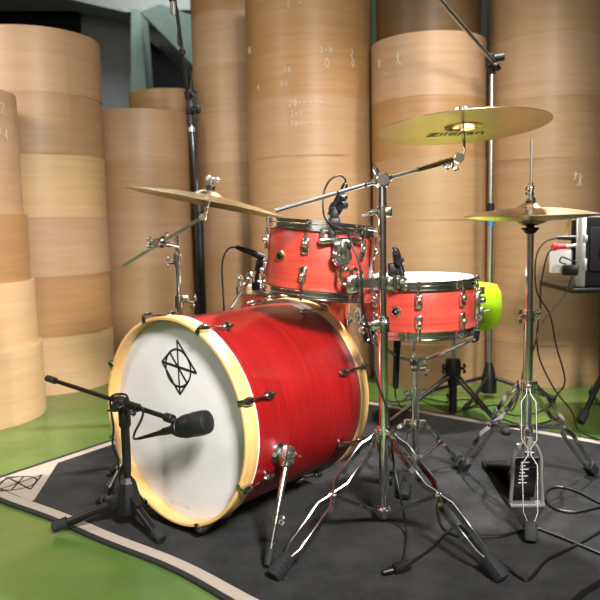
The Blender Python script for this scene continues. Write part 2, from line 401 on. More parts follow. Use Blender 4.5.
# corner patch
i1 = FL(54, 461); i2 = FL(26, 503)
def ab(p): q = p - cor; return q.dot(ctl), q.dot(cfr)
a1, b1 = ab(i1); a2, b2 = ab(i2)
pp = [(.05, .05), (a1 + .0, .05), (a1, max(b1, .05)), (a2, b2), (.05, b2)]
pp = [(.04, .04), (max(a1, .1), .04), (a1 - .0, .053), (.053, b2), (.04, b2)]
b = B(); k = len(pp); b.add([rugpt(a, c, .0085) for a, c in pp] + [rugpt(a, c, .003) for a, c in pp], [tuple(range(k)), tuple(range(2 * k - 1, k - 1, -1))] + [(i, (i + 1) % k, k + (i + 1) % k, k + i) for i in range(k)])
part('corner_patch', b, BORDER, rug, label='light grey triangular corner')

# the emblem: kite strokes and a ring, 2D in units of its circle radius
def emblem(P, w, d):
    """P maps (u,v) to a point; w stroke width, d normal"""
    b = B(); d = V(d)
    def seg(u0, u1, k=1):
        p, q = P(*u0), P(*u1); t = (q - p).normalized(); b.strip([p, q], t.cross(d), w * k, .0006)
    ring = [P(math.cos(i * PI / 18), math.sin(i * PI / 18)) for i in range(37)]
    for i in range(36):
        e = (ring[i + 1] - ring[i]) * .12; b.strip([ring[i] - e, ring[i + 1] + e], (ring[i + 1] - ring[i]).cross(d), w, .0006)
    T, Rr, Bo, Lf = (0, 1.5), (1.45, -.10), (.06, -1.42), (-1.30, .20)
    seg(T, Rr); seg(Rr, Lf, 1.2); seg(Lf, Bo); seg(T, Bo, .9); seg((-.62, .78), (.70, -.75)); seg(Bo, (.72, -.70)); seg(Lf, (-.62, .78)); seg((-.3, -.98), (.35, -.98), .8)
    return b
ce = FL(17, 483, .009); rr_ = .062
e1 = V((.80, -.60, 0)).normalized() * rr_; e2 = V((.60, .80, 0)) * rr_
part('emblem', emblem(lambda u, v: ce + (e1 * u + e2 * v) * 1.0, .006, (0, 0, 1)), LOGO, rug, label='black line emblem')

# ---------------------------------------------------------------- drums
def hoop_metal(R, z0, z1, out):
    """pressed steel hoop between z0 (inner) and z1 (rim)"""
    s = 1 if z1 > z0 else -1; h = abs(z1 - z0)
    P = [(R + .002, 0), (R + .010, 0), (R + .010, .003), (R + .005, .005), (R + .005, h * .55), (R + .0065, h * .6), (R + .005, h * .66), (R + .005, h - .004), (R + .0095, h - .003), (R + .0095, h), (R + .002, h)]
    return B().lathe([(r, z0 + s * z) for r, z in P], None, 72, True)
def lug(bm, th, R, z, sgn, L=.045, wd=.011):
    """rounded lug seen on the shell with a tension rod to the hoop; sgn: towards which hoop"""
    c, s = math.cos(th), math.sin(th); n = V((c, s, 0)); fr = Mx((V((-s, c, 0)), V((0, 0, 1)), n)).transposed()
    p = n * (R + .007) + V((0, 0, z))
    bm.box(TM(p, fr), wd * 1.9, L, .012, .0085, 3)
    bm.ball(p + n * .007 + V((0, 0, sgn * L * .12)), .009, (1, 1.2, .9), fr)
    bm.cyl(p + n * .0035 + V((0, 0, sgn * L * .45)), p + n * .0035 + V((0, 0, sgn * (L * .45 + .012))), .0055, n=12)
def rod(bm, th, R, za, zb):
    n = V((math.cos(th), math.sin(th), 0)) * (R + .011)
    bm.tube([n + V((0, 0, za)), n + V((0, 0, zb))], .0028, 8)
    s = 1 if zb > za else -1
    bm.cyl(n + V((0, 0, zb - s * .003)), n + V((0, 0, zb + s * .004)), .0062, n=12); bm.cyl(n + V((0, 0, zb + s * .003)), n + V((0, 0, zb + s * .012)), .0038, n=8)
def small_drum(t, R, H, nl, a0, shell, headm, hoop_h=.024, two=True):
    """t's local z is the drum axis, origin at its bottom; H edge to edge"""
    part('shell', B().lathe([(R - .008, .002), (R - .002, 0), (R, .004), (R, H - .004), (R - .002, H), (R - .008, H - .002)], None, 96, True), shell, t, False)
    part('drum_head', B().lathe([(R - .004, H - .004), (R - .001, H + .001), (R - .006, H + .003), (R * .5, H + .0036), (.0001, H + .0036)], None, 72), headm, t, False)
    part('bottom_head', B().lathe([(.0001, -.003), (R - .006, -.003), (R - .001, 0), (R - .004, .004)], None, 72), headm, t, False)
    part('top_hoop', hoop_metal(R, H - .014, H + .014, 1), CHROME, t, False)
    part('bottom_hoop', hoop_metal(R, .014, -.012, 1), CHROME, t, False)
    for i in range(nl):
        th = a0 + 2 * PI * i / nl
        for zz, sg, zh in ((H * .70, 1, H + .002), (H * .30, -1, -.001)):
            b = B(); lug(b, th, R, zz, sg); o = part('lug', b, CHROME, t, False)
            r = B(); rod(r, th, R, zz + sg * .02, zh + sg * .003); part('tension_rod', r, CHROME, o, False)

# --- bass drum: local z runs from the front edge to the back
YAW = math.radians(39.9); TILT = math.radians(-.3)
bc = V((-.360, 1.838, .322))
ax = V((math.sin(YAW) * math.cos(TILT), math.cos(YAW) * math.cos(TILT), -math.sin(TILT)))
bx = V((math.cos(YAW), -math.sin(YAW), 0)); by = ax.cross(bx)      # by points down
RB = Mx((bx, by, ax)).transposed()
BR = .29; LB_ = .536
bass = thing('bass_drum', 'large red bass drum with maple hoops and white emblem front head on the carpet', 'drum', bc, RB)
SR = .278
part('shell', B().lathe([(SR - .01, .0405), (SR, .0405), (SR, LB_ - .0405), (SR - .01, LB_ - .0405)], None, 128, True), RED, bass, False)
for z0, z1, hn in ((0, .043, 'front'), (LB_ - .043, LB_, 'back')):
    o = part('wood_hoop', B().lathe([(BR - .010, z0 + .002), (BR - .008, z0), (BR - .002, z0), (BR, z0 + .002), (BR, z1 - .0025), (BR - .002, z1), (BR - .010, z1)], None, 128, True), MAPLE, bass, False)
    za, zb = (z1, z1 + .004) if hn == 'front' else (z0 - .004, z0)
    part('hoop_edge', B().lathe([(SR + .0005, za), (BR - .001, za), (BR - .001, zb), (SR + .0005, zb)], None, 128, True), DARKMAPLE if hn == 'front' else STEEL, o, False, label='pale edge line of the hoop' if hn == 'front' else 'grey metal edge of the hoop')
HZ = .034
part('front_head', B().lathe([(.0001, HZ), (BR - .03, HZ), (BR - .0105, HZ + .003), (BR - .0105, HZ + .006)], None, 96), HEADW, bass, False, label='white front head')
part('back_head', B().lathe([(.0001, LB_ - .03), (BR - .0105, LB_ - .03)], None, 96), HEADW, bass, False)
ho = bc + ax * (HZ - .0006)
lc = PLN(178, 368, ho, ax); lr = lambda x, y: PLN(x, y, ho, ax) - lc
iy = -by * .052
fr_ = bx * .052
# emblem turned slightly in the head's plane
part('emblem', emblem(lambda u, v: lc + fr_ * u + iy * v, .0062, ax), LOGO, bass, label='black line emblem')
tc_ = PLN(180, 504, ho, ax)
part('small_lettering', text_mesh('D I X O N', .019, lambda c: tc_ + bx * c.x - by * c.y - ax * c.z), FAINT, bass, label='small grey lettering')
def bullet(bm, p, d, n, L=.034, r=.0095):
    """tapered claw body / lug along d standing on normal n"""
    R_ = frame(d, n)
    bm.lathe([(r * .45, 0), (r * .8, L * .12), (r, L * .4), (r * .9, L * .7), (r * .55, L * .95), (r * .2, L)], TM(p - V(d) * L * .5, R_), 14)
for k in range(8):
    th = math.radians(26 + 45 * k); n = V((math.cos(th), math.sin(th), 0)); tg = V((-n.y, n.x, 0))
    for z_h, z_l, sg in ((.012, .105, 1), (LB_ - .012, LB_ - .105, -1)):
        zd = V((0, 0, sg))
        lb = B(); p = n * (SR + .014) + V((0, 0, z_l)); bullet(lb, p, zd, n, .040, .011); lb.cyl(n * (SR - .002) + V((0, 0, z_l)), p, .006, n=10); lb.cyl(n * (SR - .002) + V((0, 0, z_l)), n * (SR + .003) + V((0, 0, z_l)), .011, n=14)
        o = part('lug', lb, DCHROME, bass, False)
        cl = B(); bullet(cl, n * (BR + .009) + V((0, 0, z_h + sg * .004)), -zd, n, .040, .0115)
        cl.box(TM(n * (BR - .002) + V((0, 0, z_h - sg * .013)), Mx((tg, n, V((0, 0, 1)))).transposed()), .016, .018, .004, .0015)
        cl.tube([n * (BR + .011) + V((0, 0, z_h + sg * .015)), p - zd * .015], .003, 8)
        part('claw_hook', cl, DCHROME, bass, False)
# spurs
def spur(px, py, foot, sgn):
    b = B(); d0 = ray(px, py)
    # hit the shell cylinder
    o = CAM - bc; o2 = o - ax * o.dot(ax); d2 = d0 - ax * d0.dot(ax)
    a = d2.dot(d2); h = o2.dot(d2); c = o2.dot(o2) - SR ** 2; k = (-h - math.sqrt(max(0, h * h - a * c))) / a
    return CAM + d0 * k
sp = spur(279, 452, None, 1); spn = (sp - bc); spn = (spn - ax * spn.dot(ax)).normalized()
foot = FL(268, 563, .022)
def make_spur(sp, spn, foot):
    top = sp + spn * .030
    b = B(); b.lathe([(.031, -.004), (.031, .004), (.024, .012), (.014, .014)], TM(sp, frame(spn)), 24); b.cyl(sp + spn * .006, top + spn * .012, .014, n=18)
    b.box(TM(top, frame(foot - top, spn)), .028, .034, .060, .008)
    b.cyl(top + ax * -.022, top + ax * .022, .009, n=14)
    b.wing(top + ax * .018, ax, spn, .016)
    for q in range(14):                               # toothed rim
        a = 2 * PI * q / 14; fr2 = frame(ax, spn); b.box(TM(top + fr2 @ V((math.cos(a) * .0205, math.sin(a) * .0205, 0)), fr2 @ Mx.Rotation(a, 3, 'Z')), .005, .0035, .014, .0008)
    o = part('spur_bracket', b, CHROME, bass)
    d = (foot - top).normalized(); mid = top.lerp(foot, .58)
    b = B().tube([top + d * .01, mid], .0085, 14).cyl(mid - d * .004, mid + d * .02, .0115, n=16).tube([mid, foot - d * .02], .0062, 12)
    b.wing(mid + d * .008 + V((.008, 0, 0)), V((1, -.2, 0)), d, .010)
    b.cyl(foot - d * .05, foot - d * .032, .010, n=14)
    lg = part('spur_leg', b, CHROME, bass)
    part('rubber_tip', B().cyl(foot - d * .034, foot + d * .006, .012, .010, 16), RUBBER, lg)
make_spur(sp, spn, foot)
q_ = PLN(113, 452, bc + ax * .10, ax)                          # far-side spur mirrored about the drum's upright plane
def mir(p): w = p - bc; return p - bx * 2 * w.dot(bx)
foot2 = FL(100, 494, .014); sp2 = mir(sp); spn2 = (sp2 - bc); spn2 = (spn2 - ax * spn2.dot(ax)).normalized()
make_spur(sp2, spn2, mir(foot))

# --- rack tom
tm_n = V((.112, .02, .99)).normalized(); TC = AT(316.5, 296, 2.03)
tomR, tomH = .1545, .190
tomfr = frame(tm_n, (1, 0, 0)); tom = thing('rack_tom', 'red satin rack tom with chrome hoops hanging above the bass drum', 'drum', TC + tm_n * .012, tomfr)
small_drum(tom, tomR, tomH, 6, math.radians(-90 - 17), CORAL, HEADC)
def vent(t, th, R, z, mat=None):
    n = V((math.cos(th), math.sin(th), 0)); M_ = TM(n * (R - .002) + V((0, 0, z)), frame(n))
    o = part('badge', B().lathe([(.0165, 0), (.0165, .004), (.011, .006), (.009, .006)], M_, 24), mat or BRASS, t, False, label='round metal air-vent badge')
    part('vent_hole', B().lathe([(.0105, .004), (.0105, .010), (.005, .012), (.0045, .006)], M_, 20), BLACK, o, False)
vent(tom, math.radians(-90 - 47), tomR, tomH * .52)

# --- snare
SC = AT(418, 331, 2.20); snR, snH = .176, .150
sn_n = V((-.01, -.012, 1)).normalized()
snare = thing('snare_drum', 'red satin snare drum with white head on its chrome stand', 'drum', SC + V((0, 0, .012)), frame(sn_n, (1, 0, 0)))
small_drum(snare, snR, snH, 8, math.radians(-98.6), CORAL, HEADC)
vent(snare, math.radians(-90 - 31), snR, snH * .5, CHROME)
for th, nm in ((math.radians(-8), 'strainer'), (math.radians(172), 'butt_plate')):
    n = V((math.cos(th), math.sin(th), 0)); tg = V((-n.y, n.x, 0)); fr2 = Mx((tg, V((0, 0, 1)), n)).transposed(); b = B()
    b.box(TM(n * (snR + .010) + V((0, 0, snH * .5)), fr2), .034, .075, .018, .005)
    b.box(TM(n * (snR + .022) + V((0, 0, snH * .28)), fr2), .026, .045, .014, .004)
    if nm == 'strainer':
        b.cyl(n * (snR + .025) + V((0, 0, snH * .70)), n * (snR + .025) + V((0, 0, snH * .86)), .008, n=14)
        b.tube([n * (snR + .02) + V((0, 0, snH * .32)), n * (snR + .05) + V((0, 0, snH * .36))], .003, 8); b.ball(n * (snR + .026) + V((0, 0, snH * .58)), .012)
    part(nm, b, CHROME, snare, False)

# --- floor tom
FC = AT(294, 300, 2.60); FC.z = .235; ftR, ftH = .203, .38
ft = thing('floor_tom', 'red floor tom mostly hidden behind the bass drum and rack tom', 'drum', FC, frame((0.03, .0, 1), (1, 0, 0)))
small_drum(ft, ftR, ftH, 8, math.radians(-90 + 20), CORAL, HEADC)
for th in (180, 60, -50):
    a = math.radians(th); n = V((math.cos(a), math.sin(a), 0)); b = B()
    b.box(TM(n * (ftR + .016) + V((0, 0, ftH * .45)), Mx((V((-n.y, n.x, 0)), V((0, 0, 1)), n)).transposed()), .03, .06, .03, .006)
    b.wing(n * (ftR + .03) + V((0, 0, ftH * .45)), n, (0, 0, 1), .014)
    o = part('leg_bracket', b, CHROME, ft, False)
    lb = B().tube(smoothpath([n * (ftR + .018) + V((0, 0, ftH * .62)), n * (ftR + .018) + V((0, 0, .02)), n * (ftR + .03) + V((0, 0, -.06)), n * (ftR + .045) + V((0, 0, -.215))]), .006, 10)
    lg = part('leg', lb, CHROME, ft, False); part('rubber_tip', B().cyl(n * (ftR + .044) + V((0, 0, -.205)), n * (ftR + .045) + V((0, 0, -.227)), .012, .013), RUBBER, lg, False)

# ---------------------------------------------------------------- stands
def leg(t, hub, foot, lat_w=.020, bar=(.0035, .014), joint=.5, foot_l=.062, pinch=.004, footw=.034, twist=0):
    """double-braced leg: two bars that spread, pinch at the joint and spread again; rubber foot"""
    hub, foot = V(hub), V(foot); d = (foot - hub); L = d.length; dn = d.normalized(); lat = dn.cross(V((0, 0, 1))).normalized()
    end = foot - dn * foot_l * .75; lat0 = lat; lat = Mx.Rotation(twist, 3, 'Z') @ lat
    prof = [(0, .004), (.05, .006), (.11, lat_w), (joint - .09, lat_w), (joint - .025, pinch), (joint + .025, pinch), (joint + .09, lat_w), (.90, lat_w * .9), (1, .004)]
    b = B()
    for sg in (1, -1): b.strip([hub.lerp(end, q) + lat * sg * w for q, w in prof], lat, *bar)
    lat = lat0; jp = hub.lerp(end, joint); b.cyl(jp - lat * .013, jp + lat * .013, .006, n=12)
    o = part('leg', b, BARS, t)
    fb = B(); up = lat.cross(dn).normalized(); c = foot - dn * foot_l * .5; c.z = max(c.z, .034)
    fb.box(TM(c, Mx((lat, up, lat.cross(up))).transposed()), footw, .034, foot_l, .008)
    for q in range(4): fb.box(TM(c + dn * (q - 1.5) * foot_l * .2, Mx((lat, up, lat.cross(up))).transposed()), footw + .001, .035, .003, .0008)
    part('rubber_foot', fb, RUBBER, o)
    return jp
def tripod(t, base_xy, hubz, feet, brace_z, pole_r=.0135, lat_w=.020, joint=.5, foot_l=.062, bar=(.0035, .014), brace=True, footw=.034, twists=(0, 0, 0)):
    x, y = base_xy; hub = V((x, y, hubz)); b = B()
    b.cyl(hub + V((0, 0, -.016)), hub + V((0, 0, .016)), pole_r * 1.45, n=24)
    c2 = B().cyl((x, y, brace_z - .012), (x, y, brace_z + .012), pole_r * 1.4, n=24)
    for f, tw in zip(feet, twists):
        f = V(f); d = (f - hub); d.z = 0; d.normalize()
        b.box(TM(hub + d * (pole_r + .012), frame(d, (0, 0, 1))), .026, .020, .026, .004)
        h0 = hub + d * (pole_r + .020)
        jp = leg(t, h0, f, lat_w, bar, joint, foot_l, footw=footw, twist=tw)
        if brace:
            p0 = V((x, y, brace_z)) + d * (pole_r + .006); lat = d.cross(V((0, 0, 1)))
            c2.box(TM(p0, frame(d, (0, 0, 1))), .018, .016, .02, .003)
            br = B()
            for sg in (1, -1): br.strip([p0 + lat * sg * .009, jp + lat * sg * .009], lat, .0028, .011)
            part('brace', br, CHROME, t)
    part('hub', b, CHROME, t); part('lower_collar', c2, CHROME, t)
    return hub
def collar(b, p, ax_, r, h=.032):
    p = V(p); ax_ = V(ax_).normalized(); b.cyl(p - ax_ * h / 2, p + ax_ * h / 2, r, n=24); return b

# --- centre cymbal stand (ride + tom)
PB = V((.226, 1.87, 0)); 
st = thing('cymbal_stand', 'tall chrome boom stand in the middle holding the ride cymbal and rack tom', 'stand', (PB.x, PB.y, .007))
def pz(y, p=PB): return AT(383, y, p.y).z
zj, zt, zh = pz(324), pz(190), pz(432)
tripod(st, (PB.x, PB.y), zh, [FL(273, 580, .010), FL(504, 582, .010), (PB.x + .05, PB.y + .30, .010)], .045, .0135, .021, .5, .064, (.005, .019), twists=(0, math.radians(9), 0))
part('lower_tube', B().tube([(PB.x, PB.y, .025), (PB.x, PB.y, zj)], .0135, 24), CHROME, st)
b = collar(B(), (PB.x, PB.y, zj), (0, 0, 1), .0185, .045); b.box(TM((PB.x - .022, PB.y - .01, zj)), .03, .022, .026, .005); b.wing((PB.x - .036, PB.y - .01, zj), (-1, -.2, 0), (0, 0, 1), .020); b.ball((PB.x + .004, PB.y - .018, zj + .006), .012)
part('tube_clamp', b, CHROME, st)
part('upper_tube', B().tube([(PB.x, PB.y, zj), (PB.x, PB.y, zt)], .0108, 24), CHROME, st)
zc = pz(212); b = collar(B(), (PB.x, PB.y, zc), (0, 0, 1), .0155, .03); b.box(TM((PB.x + .014, PB.y - .006, zc)), .022, .018, .026, .004); b.wing((PB.x - .016, PB.y - .008, zc), (-1, -.2, -.05), (0, 1, .3), .018); b.tube([(PB.x - .016, PB.y - .01, zc), (PB.x - .055, PB.y - .014, zc - .008)], .0028, 8)
part('memory_lock', b, CHROME, st)
# tilter and boom
tl = V((PB.x, PB.y, pz(180)))
b1 = AT(455, 159, 1.99); tb = V((PB.x, PB.y, tl.z)); bd = (b1 - tb).normalized(); kl = .1
while kl < .6 and (lambda q: 300 + FPX * q.dot(RT) / q.dot(FW))(tb - bd * kl - CAM) > 277: kl += .004
b0 = tb - bd * kl; tl = tb + V((0, .012, 0))
b = B(); b.cyl((PB.x, PB.y, zt - .05), (PB.x, PB.y, tl.z - .008), .0125, .011, n=22); b.ball(tb + V((0, .004, -.002)), .022, (1, 1, 1)); b.cyl(tb + V((0, -.026, 0)), tb + V((0, .026, 0)), .018, n=26)
for q in range(20):
    a = 2 * PI * q / 20; b.box(TM(tb + V((math.cos(a) * .0185, .012, math.sin(a) * .0185)), Mx.Rotation(-a, 3, 'Y')), .004, .018, .003, .0006)
b.wing(tb + V((-.012, -.004, .016)), (-.45, -.1, .9), (0, 1, 0), .018)
b.tube([tb + V((0, 0, 0)) - bd * .03, tb + bd * .03], .0085, 14)
part('boom_tilter', b, CHROME, st)
bo = part('boom_arm', B().tube([b0, b1], .0055, 16).cyl(b0 - bd * .004, b0 + bd * .006, .0062, n=14), SATIN, st)
for q in (.31, .46): part('boom_mark', B().cyl(b0.lerp(b1, q) - bd * .003, b0.lerp(b1, q) + bd * .003, .0058, n=14, ch=.02), BLACK, bo)
part('boom_sleeve', B().cyl(b0.lerp(b1, .76), b1 - bd * .012, .0072, .0085, n=16), DCHROME, bo, label='darker sleeve near the cymbal')

# --- cymbals
def cymbal(name, label, R, c, n, mat, bow=.022, bell=.024, rb=None, ww=True):
    """c: the centre hole (underside); profile measured from the rim plane up"""
    rb = rb or R * .20
    pr = []
    for i in range(22):
        u = 1 - i / 21; r = rb + (R - rb) * u; pr.append((r, -bow * (u ** 1.7)))
    for i in range(1, 9):
        w = i / 8; r = rb * (1 - w) + .006 * w; pr.append((r, bell * math.sin(min(1, w * 1.05) * PI / 2) ** .9))
    top = [(r, z + .0013) for r, z in pr]; bot = pr[::-1]
    b = B().lathe(top + bot, None, 120, True)
    t = thing(name, label, 'cymbal', c, frame(n, (1, 0, 0)))
    part('cymbal_disc', b, mat, t, False, 60)
    return t, pr
def post(b, c, n, lo, hi, nut=True):
    """threaded post, felts and wing nut"""
    c, n = V(c), V(n).normalized(); b.tube([c - n * lo, c + n * hi], .0036, 10)
# ride
rn = V((-.036, .075, .99)).normalized(); rc = AT(463, 126.5, 2.02)
ride, rp_ = cymbal('ride_cymbal', 'large bronze ride cymbal seen from below on the middle boom stand', .243, rc, rn, BRONZEL, .006, .018)
mpos = AT(463, 139, 2.02); up_ = V((0, -1, 0)); up_ = (up_ - rn * up_.dot(rn)).normalized(); rg = up_.cross(rn).normalized()
if rg.x < 0: rg = -rg
def under(c):
    r0 = .095; q = -up_ * (r0 - c.y) + rg * c.x; r = q.length; u = (r - .0486) / (.243 - .0486); u = min(1, max(0, u))
    return rc + q - rn * (.006 * u ** 1.7 + .0012) - rn * c.z
part('lettering', text_mesh('Zildjian', .060, under), LOGO, ride, label='dark printed lettering')
inn = part('bell_ring', B().lathe([(.046, .0035), (.052, -.0008), (.053, -.0022), (.047, .001)], None, 60, True), plain('polished_bronze', (.85, .6, .18), .15, 1), ride, False, label='brighter ring around the bell')
b = B(); te = b1 + bd * .012; base = rc - rn * .075
b.ball(te, .016); b.cyl(te + V((0, -.02, 0)), te + V((0, .02, 0)), .0135, n=22)
b.wing(te + V((-.02, -.006, -.012)), (-.15, -.1, -1), (1, 0, 0), .018)
b.tube(smoothpath([te, te + V((.012, 0, .006)), rc - rn * .06, rc - rn * .012]), .0048, 12)
part('cymbal_tilter', b, CHROME, st)
b = B(); b.tube([rc - rn * .06, rc + rn * .048], .0035, 10); part('cymbal_post', b, CHROME, st)
part('felt_washer', B().cyl(rc + rn * .0205, rc + rn * .030, .013, n=20), BLACKP, st)
part('wing_nut', B().cyl(rc + rn * .030, rc + rn * .040, .007, n=14).wing(rc + rn * .034, rn, (1, 0, 0), .018), CHROME, st)

# --- tom mount from the centre stand
zm = pz(283); mp_ = V((PB.x, PB.y, zm)); b = collar(B(), mp_, (0, 0, 1), .0165, .036); b.box(TM(mp_ + V((.030, -.004, 0))), .034, .026, .030, .005); b.wing(mp_ + V((.044, -.008, .0)), (1, -.3, 0), (0, 0, 1), .016); b.box(TM(mp_ + V((.018, -.014, 0))), .018, .02, .034, .004); b.cyl(mp_ + V((.03, -.02, -.02)), mp_ + V((.03, -.02, .022)), .006, n=12)
part('mount_clamp', b, CHROME, st)
ck = AT(352, 284, 1.85)
b = B().strip([mp_ + V((-.012, -.008, 0)), ck], (0, 0, 1), .030, .012); b.cyl(mp_.lerp(ck, .3) + V((0, -.012, 0)), mp_.lerp(ck, .3) + V((0, .012, 0)), .012, n=18)
part('mount_arm', b, CHROME, st)
b = B().box(TM(ck), .032, .030, .048, .005); b.wing(ck + V((-.002, 0, .024)), (0, 0, 1), (1, .3, 0), .016); b.cyl(ck + V((0, -.018, .006)), ck + V((0, -.010, .006)), .008, n=16); b.cyl(ck + V((0.004, -.018, -.014)), ck + V((.004, -.010, -.014)), .006, n=16)
part('rod_block', b, CHROME, st)
jb = AT(342, 257, 1.845)
part('mount_rod', B().tube(smoothpath([jb, AT(341, 268, 1.845), AT(340, 279, 1.848), AT(343, 284, 1.85), ck]), .0058, 14), CHROME, st)
# bracket on the tom
b = B(); nrm = V((.1, -1, 0)).normalized()
b.cyl(jb + V((0, .030, 0)), jb + V((0, -.002, 0)), .027, n=30); b.cyl(jb + V((0, -.012, 0)), jb + V((0, .0, 0)), .020, n=26); b.cyl(jb + V((0, -.016, 0)), jb + V((0, -.010, 0)), .010, n=18)
b.box(TM(jb + V((.003, -.012, .022))), .016, .012, .05, .004)
part('tom_clamp', b, CHROME, tom)
pl, pr2 = AT(319, 238, 1.86), AT(361, 243, 1.90)
b = B().box(TM(pl.lerp(pr2, .5), frame(V((0, 0, 1)), pr2 - pl)), (pr2 - pl).length, .024, .016, .005)
b.box(TM(jb + V((.002, .02, .030))), .05, .024, .03, .005)
b.tube([pl + V((.008, 0, 0)), pl + V((.010, .012, .022))], .006, 10); b.tube([pr2 - V((.006, 0, 0)), pr2 + V((-.006, .012, .022))], .006, 10)
part('mount_plate', b, CHROME, tom)

# --- crash cymbal stand
cy = 2.46; cp = AT(179, 300, cy); cp.z = 0
cst = thing('cymbal_stand', 'chrome boom stand behind the bass drum holding the crash cymbal', 'stand', (cp.x, cp.y, 0.007))
def cz(y): return AT(178, y, cy).z
tripod(cst, (cp.x, cp.y), .27, [cp + V((-.22, -.17, .010)), cp + V((.14, .25, .010)), cp + V((-.16, .22, .010))], .06, .0125)
part('lower_tube', B().tube([(cp.x, cp.y, .035), (cp.x, cp.y, cz(300))], .0125, 20), CHROME, cst)
b = collar(B(), (cp.x, cp.y, cz(302)), (0, 0, 1), .0185, .045); b.box(TM((cp.x + .022, cp.y - .008, cz(299))), .03, .02, .026, .004); b.wing((cp.x + .036, cp.y - .008, cz(301)), (1, -.1, -.3), (0, 0, 1), .020)
part('tube_clamp', b, CHROME, cst)
part('middle_tube', B().tube([(cp.x, cp.y, cz(300)), (cp.x, cp.y, cz(262))], .0095, 18), CHROME, cst)
b = collar(B(), (cp.x, cp.y, cz(260)), (0, 0, 1), .015, .05); b.wing((cp.x - .014, cp.y - .006, cz(262)), (-1, -.1, 0), (0, 0, 1), .018); b.ball((cp.x + .006, cp.y - .012, cz(254)), .011); part('memory_lock', b, CHROME, cst)
part('upper_tube', B().tube([(cp.x, cp.y, cz(262)), (cp.x, cp.y, cz(236))], .0085, 18), CHROME, cst)
k0 = AT(124, 265, 2.52); k1 = AT(203, 217, 2.26); kd = (k1 - k0).normalized(); kt = AT(174, 235, cy - .02)
kt = k0 + kd * (V((cp.x, cp.y, cz(235))) - k0).dot(kd)
b = B(); b.ball(kt, .02); b.cyl(kt + V((-.015, -.02, 0)), kt + V((-.015, .02, 0)), .014, n=20); b.box(TM(kt + V((0, 0, .002)), frame(kd)), .026, .026, .05, .005); b.wing(kt + V((.014, 0, .014)), (.4, 0, 1), (0, 1, 0), .018); b.tube([kt, V((cp.x, cp.y, cz(246)))], .011, 14); b.wing(kt + V((-.022, -.01, 0)), (-1, -.2, 0), (0, 0, 1), .018)
part('boom_tilter', b, CHROME, cst)
part('boom_arm', B().tube([k0, k1], .0062, 14), STEEL, cst)
kn = V((.205, .03, .975)).normalized(); kc = AT(209, 196.5, 2.24)
b = B(); b.ball(k1, .014); b.cyl(k1 + V((0, -.016, 0)), k1 + V((0, .016, 0)), .012, n=18); b.tube(smoothpath([k1, kc - kn * .05, kc - kn * .01]), .005, 12); part('cymbal_tilter', b, CHROME, cst)
part('cymbal_post', B().tube([kc - kn * .05, kc + kn * .055], .0036, 10), CHROME, cst)
part('felt_washer', B().cyl(kc + kn * .0215, kc + kn * .036, .015, n=20), BLACKP, cst)
part('wing_nut', B().cyl(kc + kn * .036, kc + kn * .046, .007, n=14).wing(kc + kn * .040, kn, (1, 0, 0), .020), CHROME, cst)
cymbal('crash_cymbal', 'thin tilted bronze crash cymbal seen edge-on above the left of the bass drum', .263, kc, kn, BRONZE, .024, .020)

# --- hi-hat
hy = 1.975; hp = AT(529, 300, hy); hp.z = 0
def hz(y): return AT(530, y, hy).z
hh = thing('hi_hat_stand', 'chrome hi-hat stand with pedal right of the snare drum', 'stand', (hp.x, hp.y, .007))
tripod(hh, (hp.x, hp.y), hz(386), [FL(531, 543, .010), FL(461, 470, .010), FL(594, 474, .010)], hz(428), .0135, .020, .48, .052, (.0032, .015))
part('lower_tube', B().tube([(hp.x, hp.y, hz(440)), (hp.x, hp.y, hz(316))], .0135, 22), CHROME, hh)
b = collar(B(), (hp.x, hp.y, hz(316)), (0, 0, 1), .0165, .034); b.wing((hp.x - .014, hp.y - .008, hz(316)), (-1, -.3, 0), (0, 0, 1), .016); b.wing((hp.x + .012, hp.y - .012, hz(313)), (1, -.6, 0), (0, 0, 1), .013); part('tube_clamp', b, CHROME, hh)
part('upper_tube', B().tube([(hp.x, hp.y, hz(316)), (hp.x, hp.y, hz(233))], .0108, 22), CHROME, hh)
part('cymbal_seat', B().lathe([(.010, 0), (.016, .004), (.020, .010), (.024, .013), (.024, .018), (.012, .019), (.011, .024)], TM((hp.x, hp.y, hz(234))), 26), BLACKP, hh)
part('pull_rod', B().tube([(hp.x, hp.y, hz(236)), (hp.x, hp.y, hz(139))], .0034, 10), STEEL, hh)
b = B(); z0 = hz(201); b.cyl((hp.x, hp.y, z0), (hp.x, hp.y, z0 + .010), .013, n=20); b.cyl((hp.x, hp.y, z0 + .010), (hp.x, hp.y, z0 + .022), .009, n=16); b.wing((hp.x - .006, hp.y - .004, z0 + .028), (-1, -.3, 0), (0, 0, 1), .010); b.cyl((hp.x, hp.y, z0 + .022), (hp.x, hp.y, z0 + .052), .0075, .006, n=16); b.ball((hp.x, hp.y, z0 + .036), .0095)
part('clutch', b, CHROME, hh)
part('felt_washer', B().cyl((hp.x, hp.y, z0 - .006), (hp.x, hp.y, z0 + .001), .014, n=18), BLACKP, hh)
zr = hz(215.5)
hn = V((-.004, -.010, 1)).normalized()
cymbal('hi_hat_cymbal', 'upper bronze hi-hat cymbal with its bell up', .186, (hp.x, hp.y, zr + .0205), hn, BRONZEL, .021, .014, .040)
cymbal('hi_hat_cymbal', 'lower bronze hi-hat cymbal with its bell down on the black seat', .185, (hp.x, hp.y, zr - .0155), (0.004, -.004, -1), BRONZE, .0145, .012, .046)
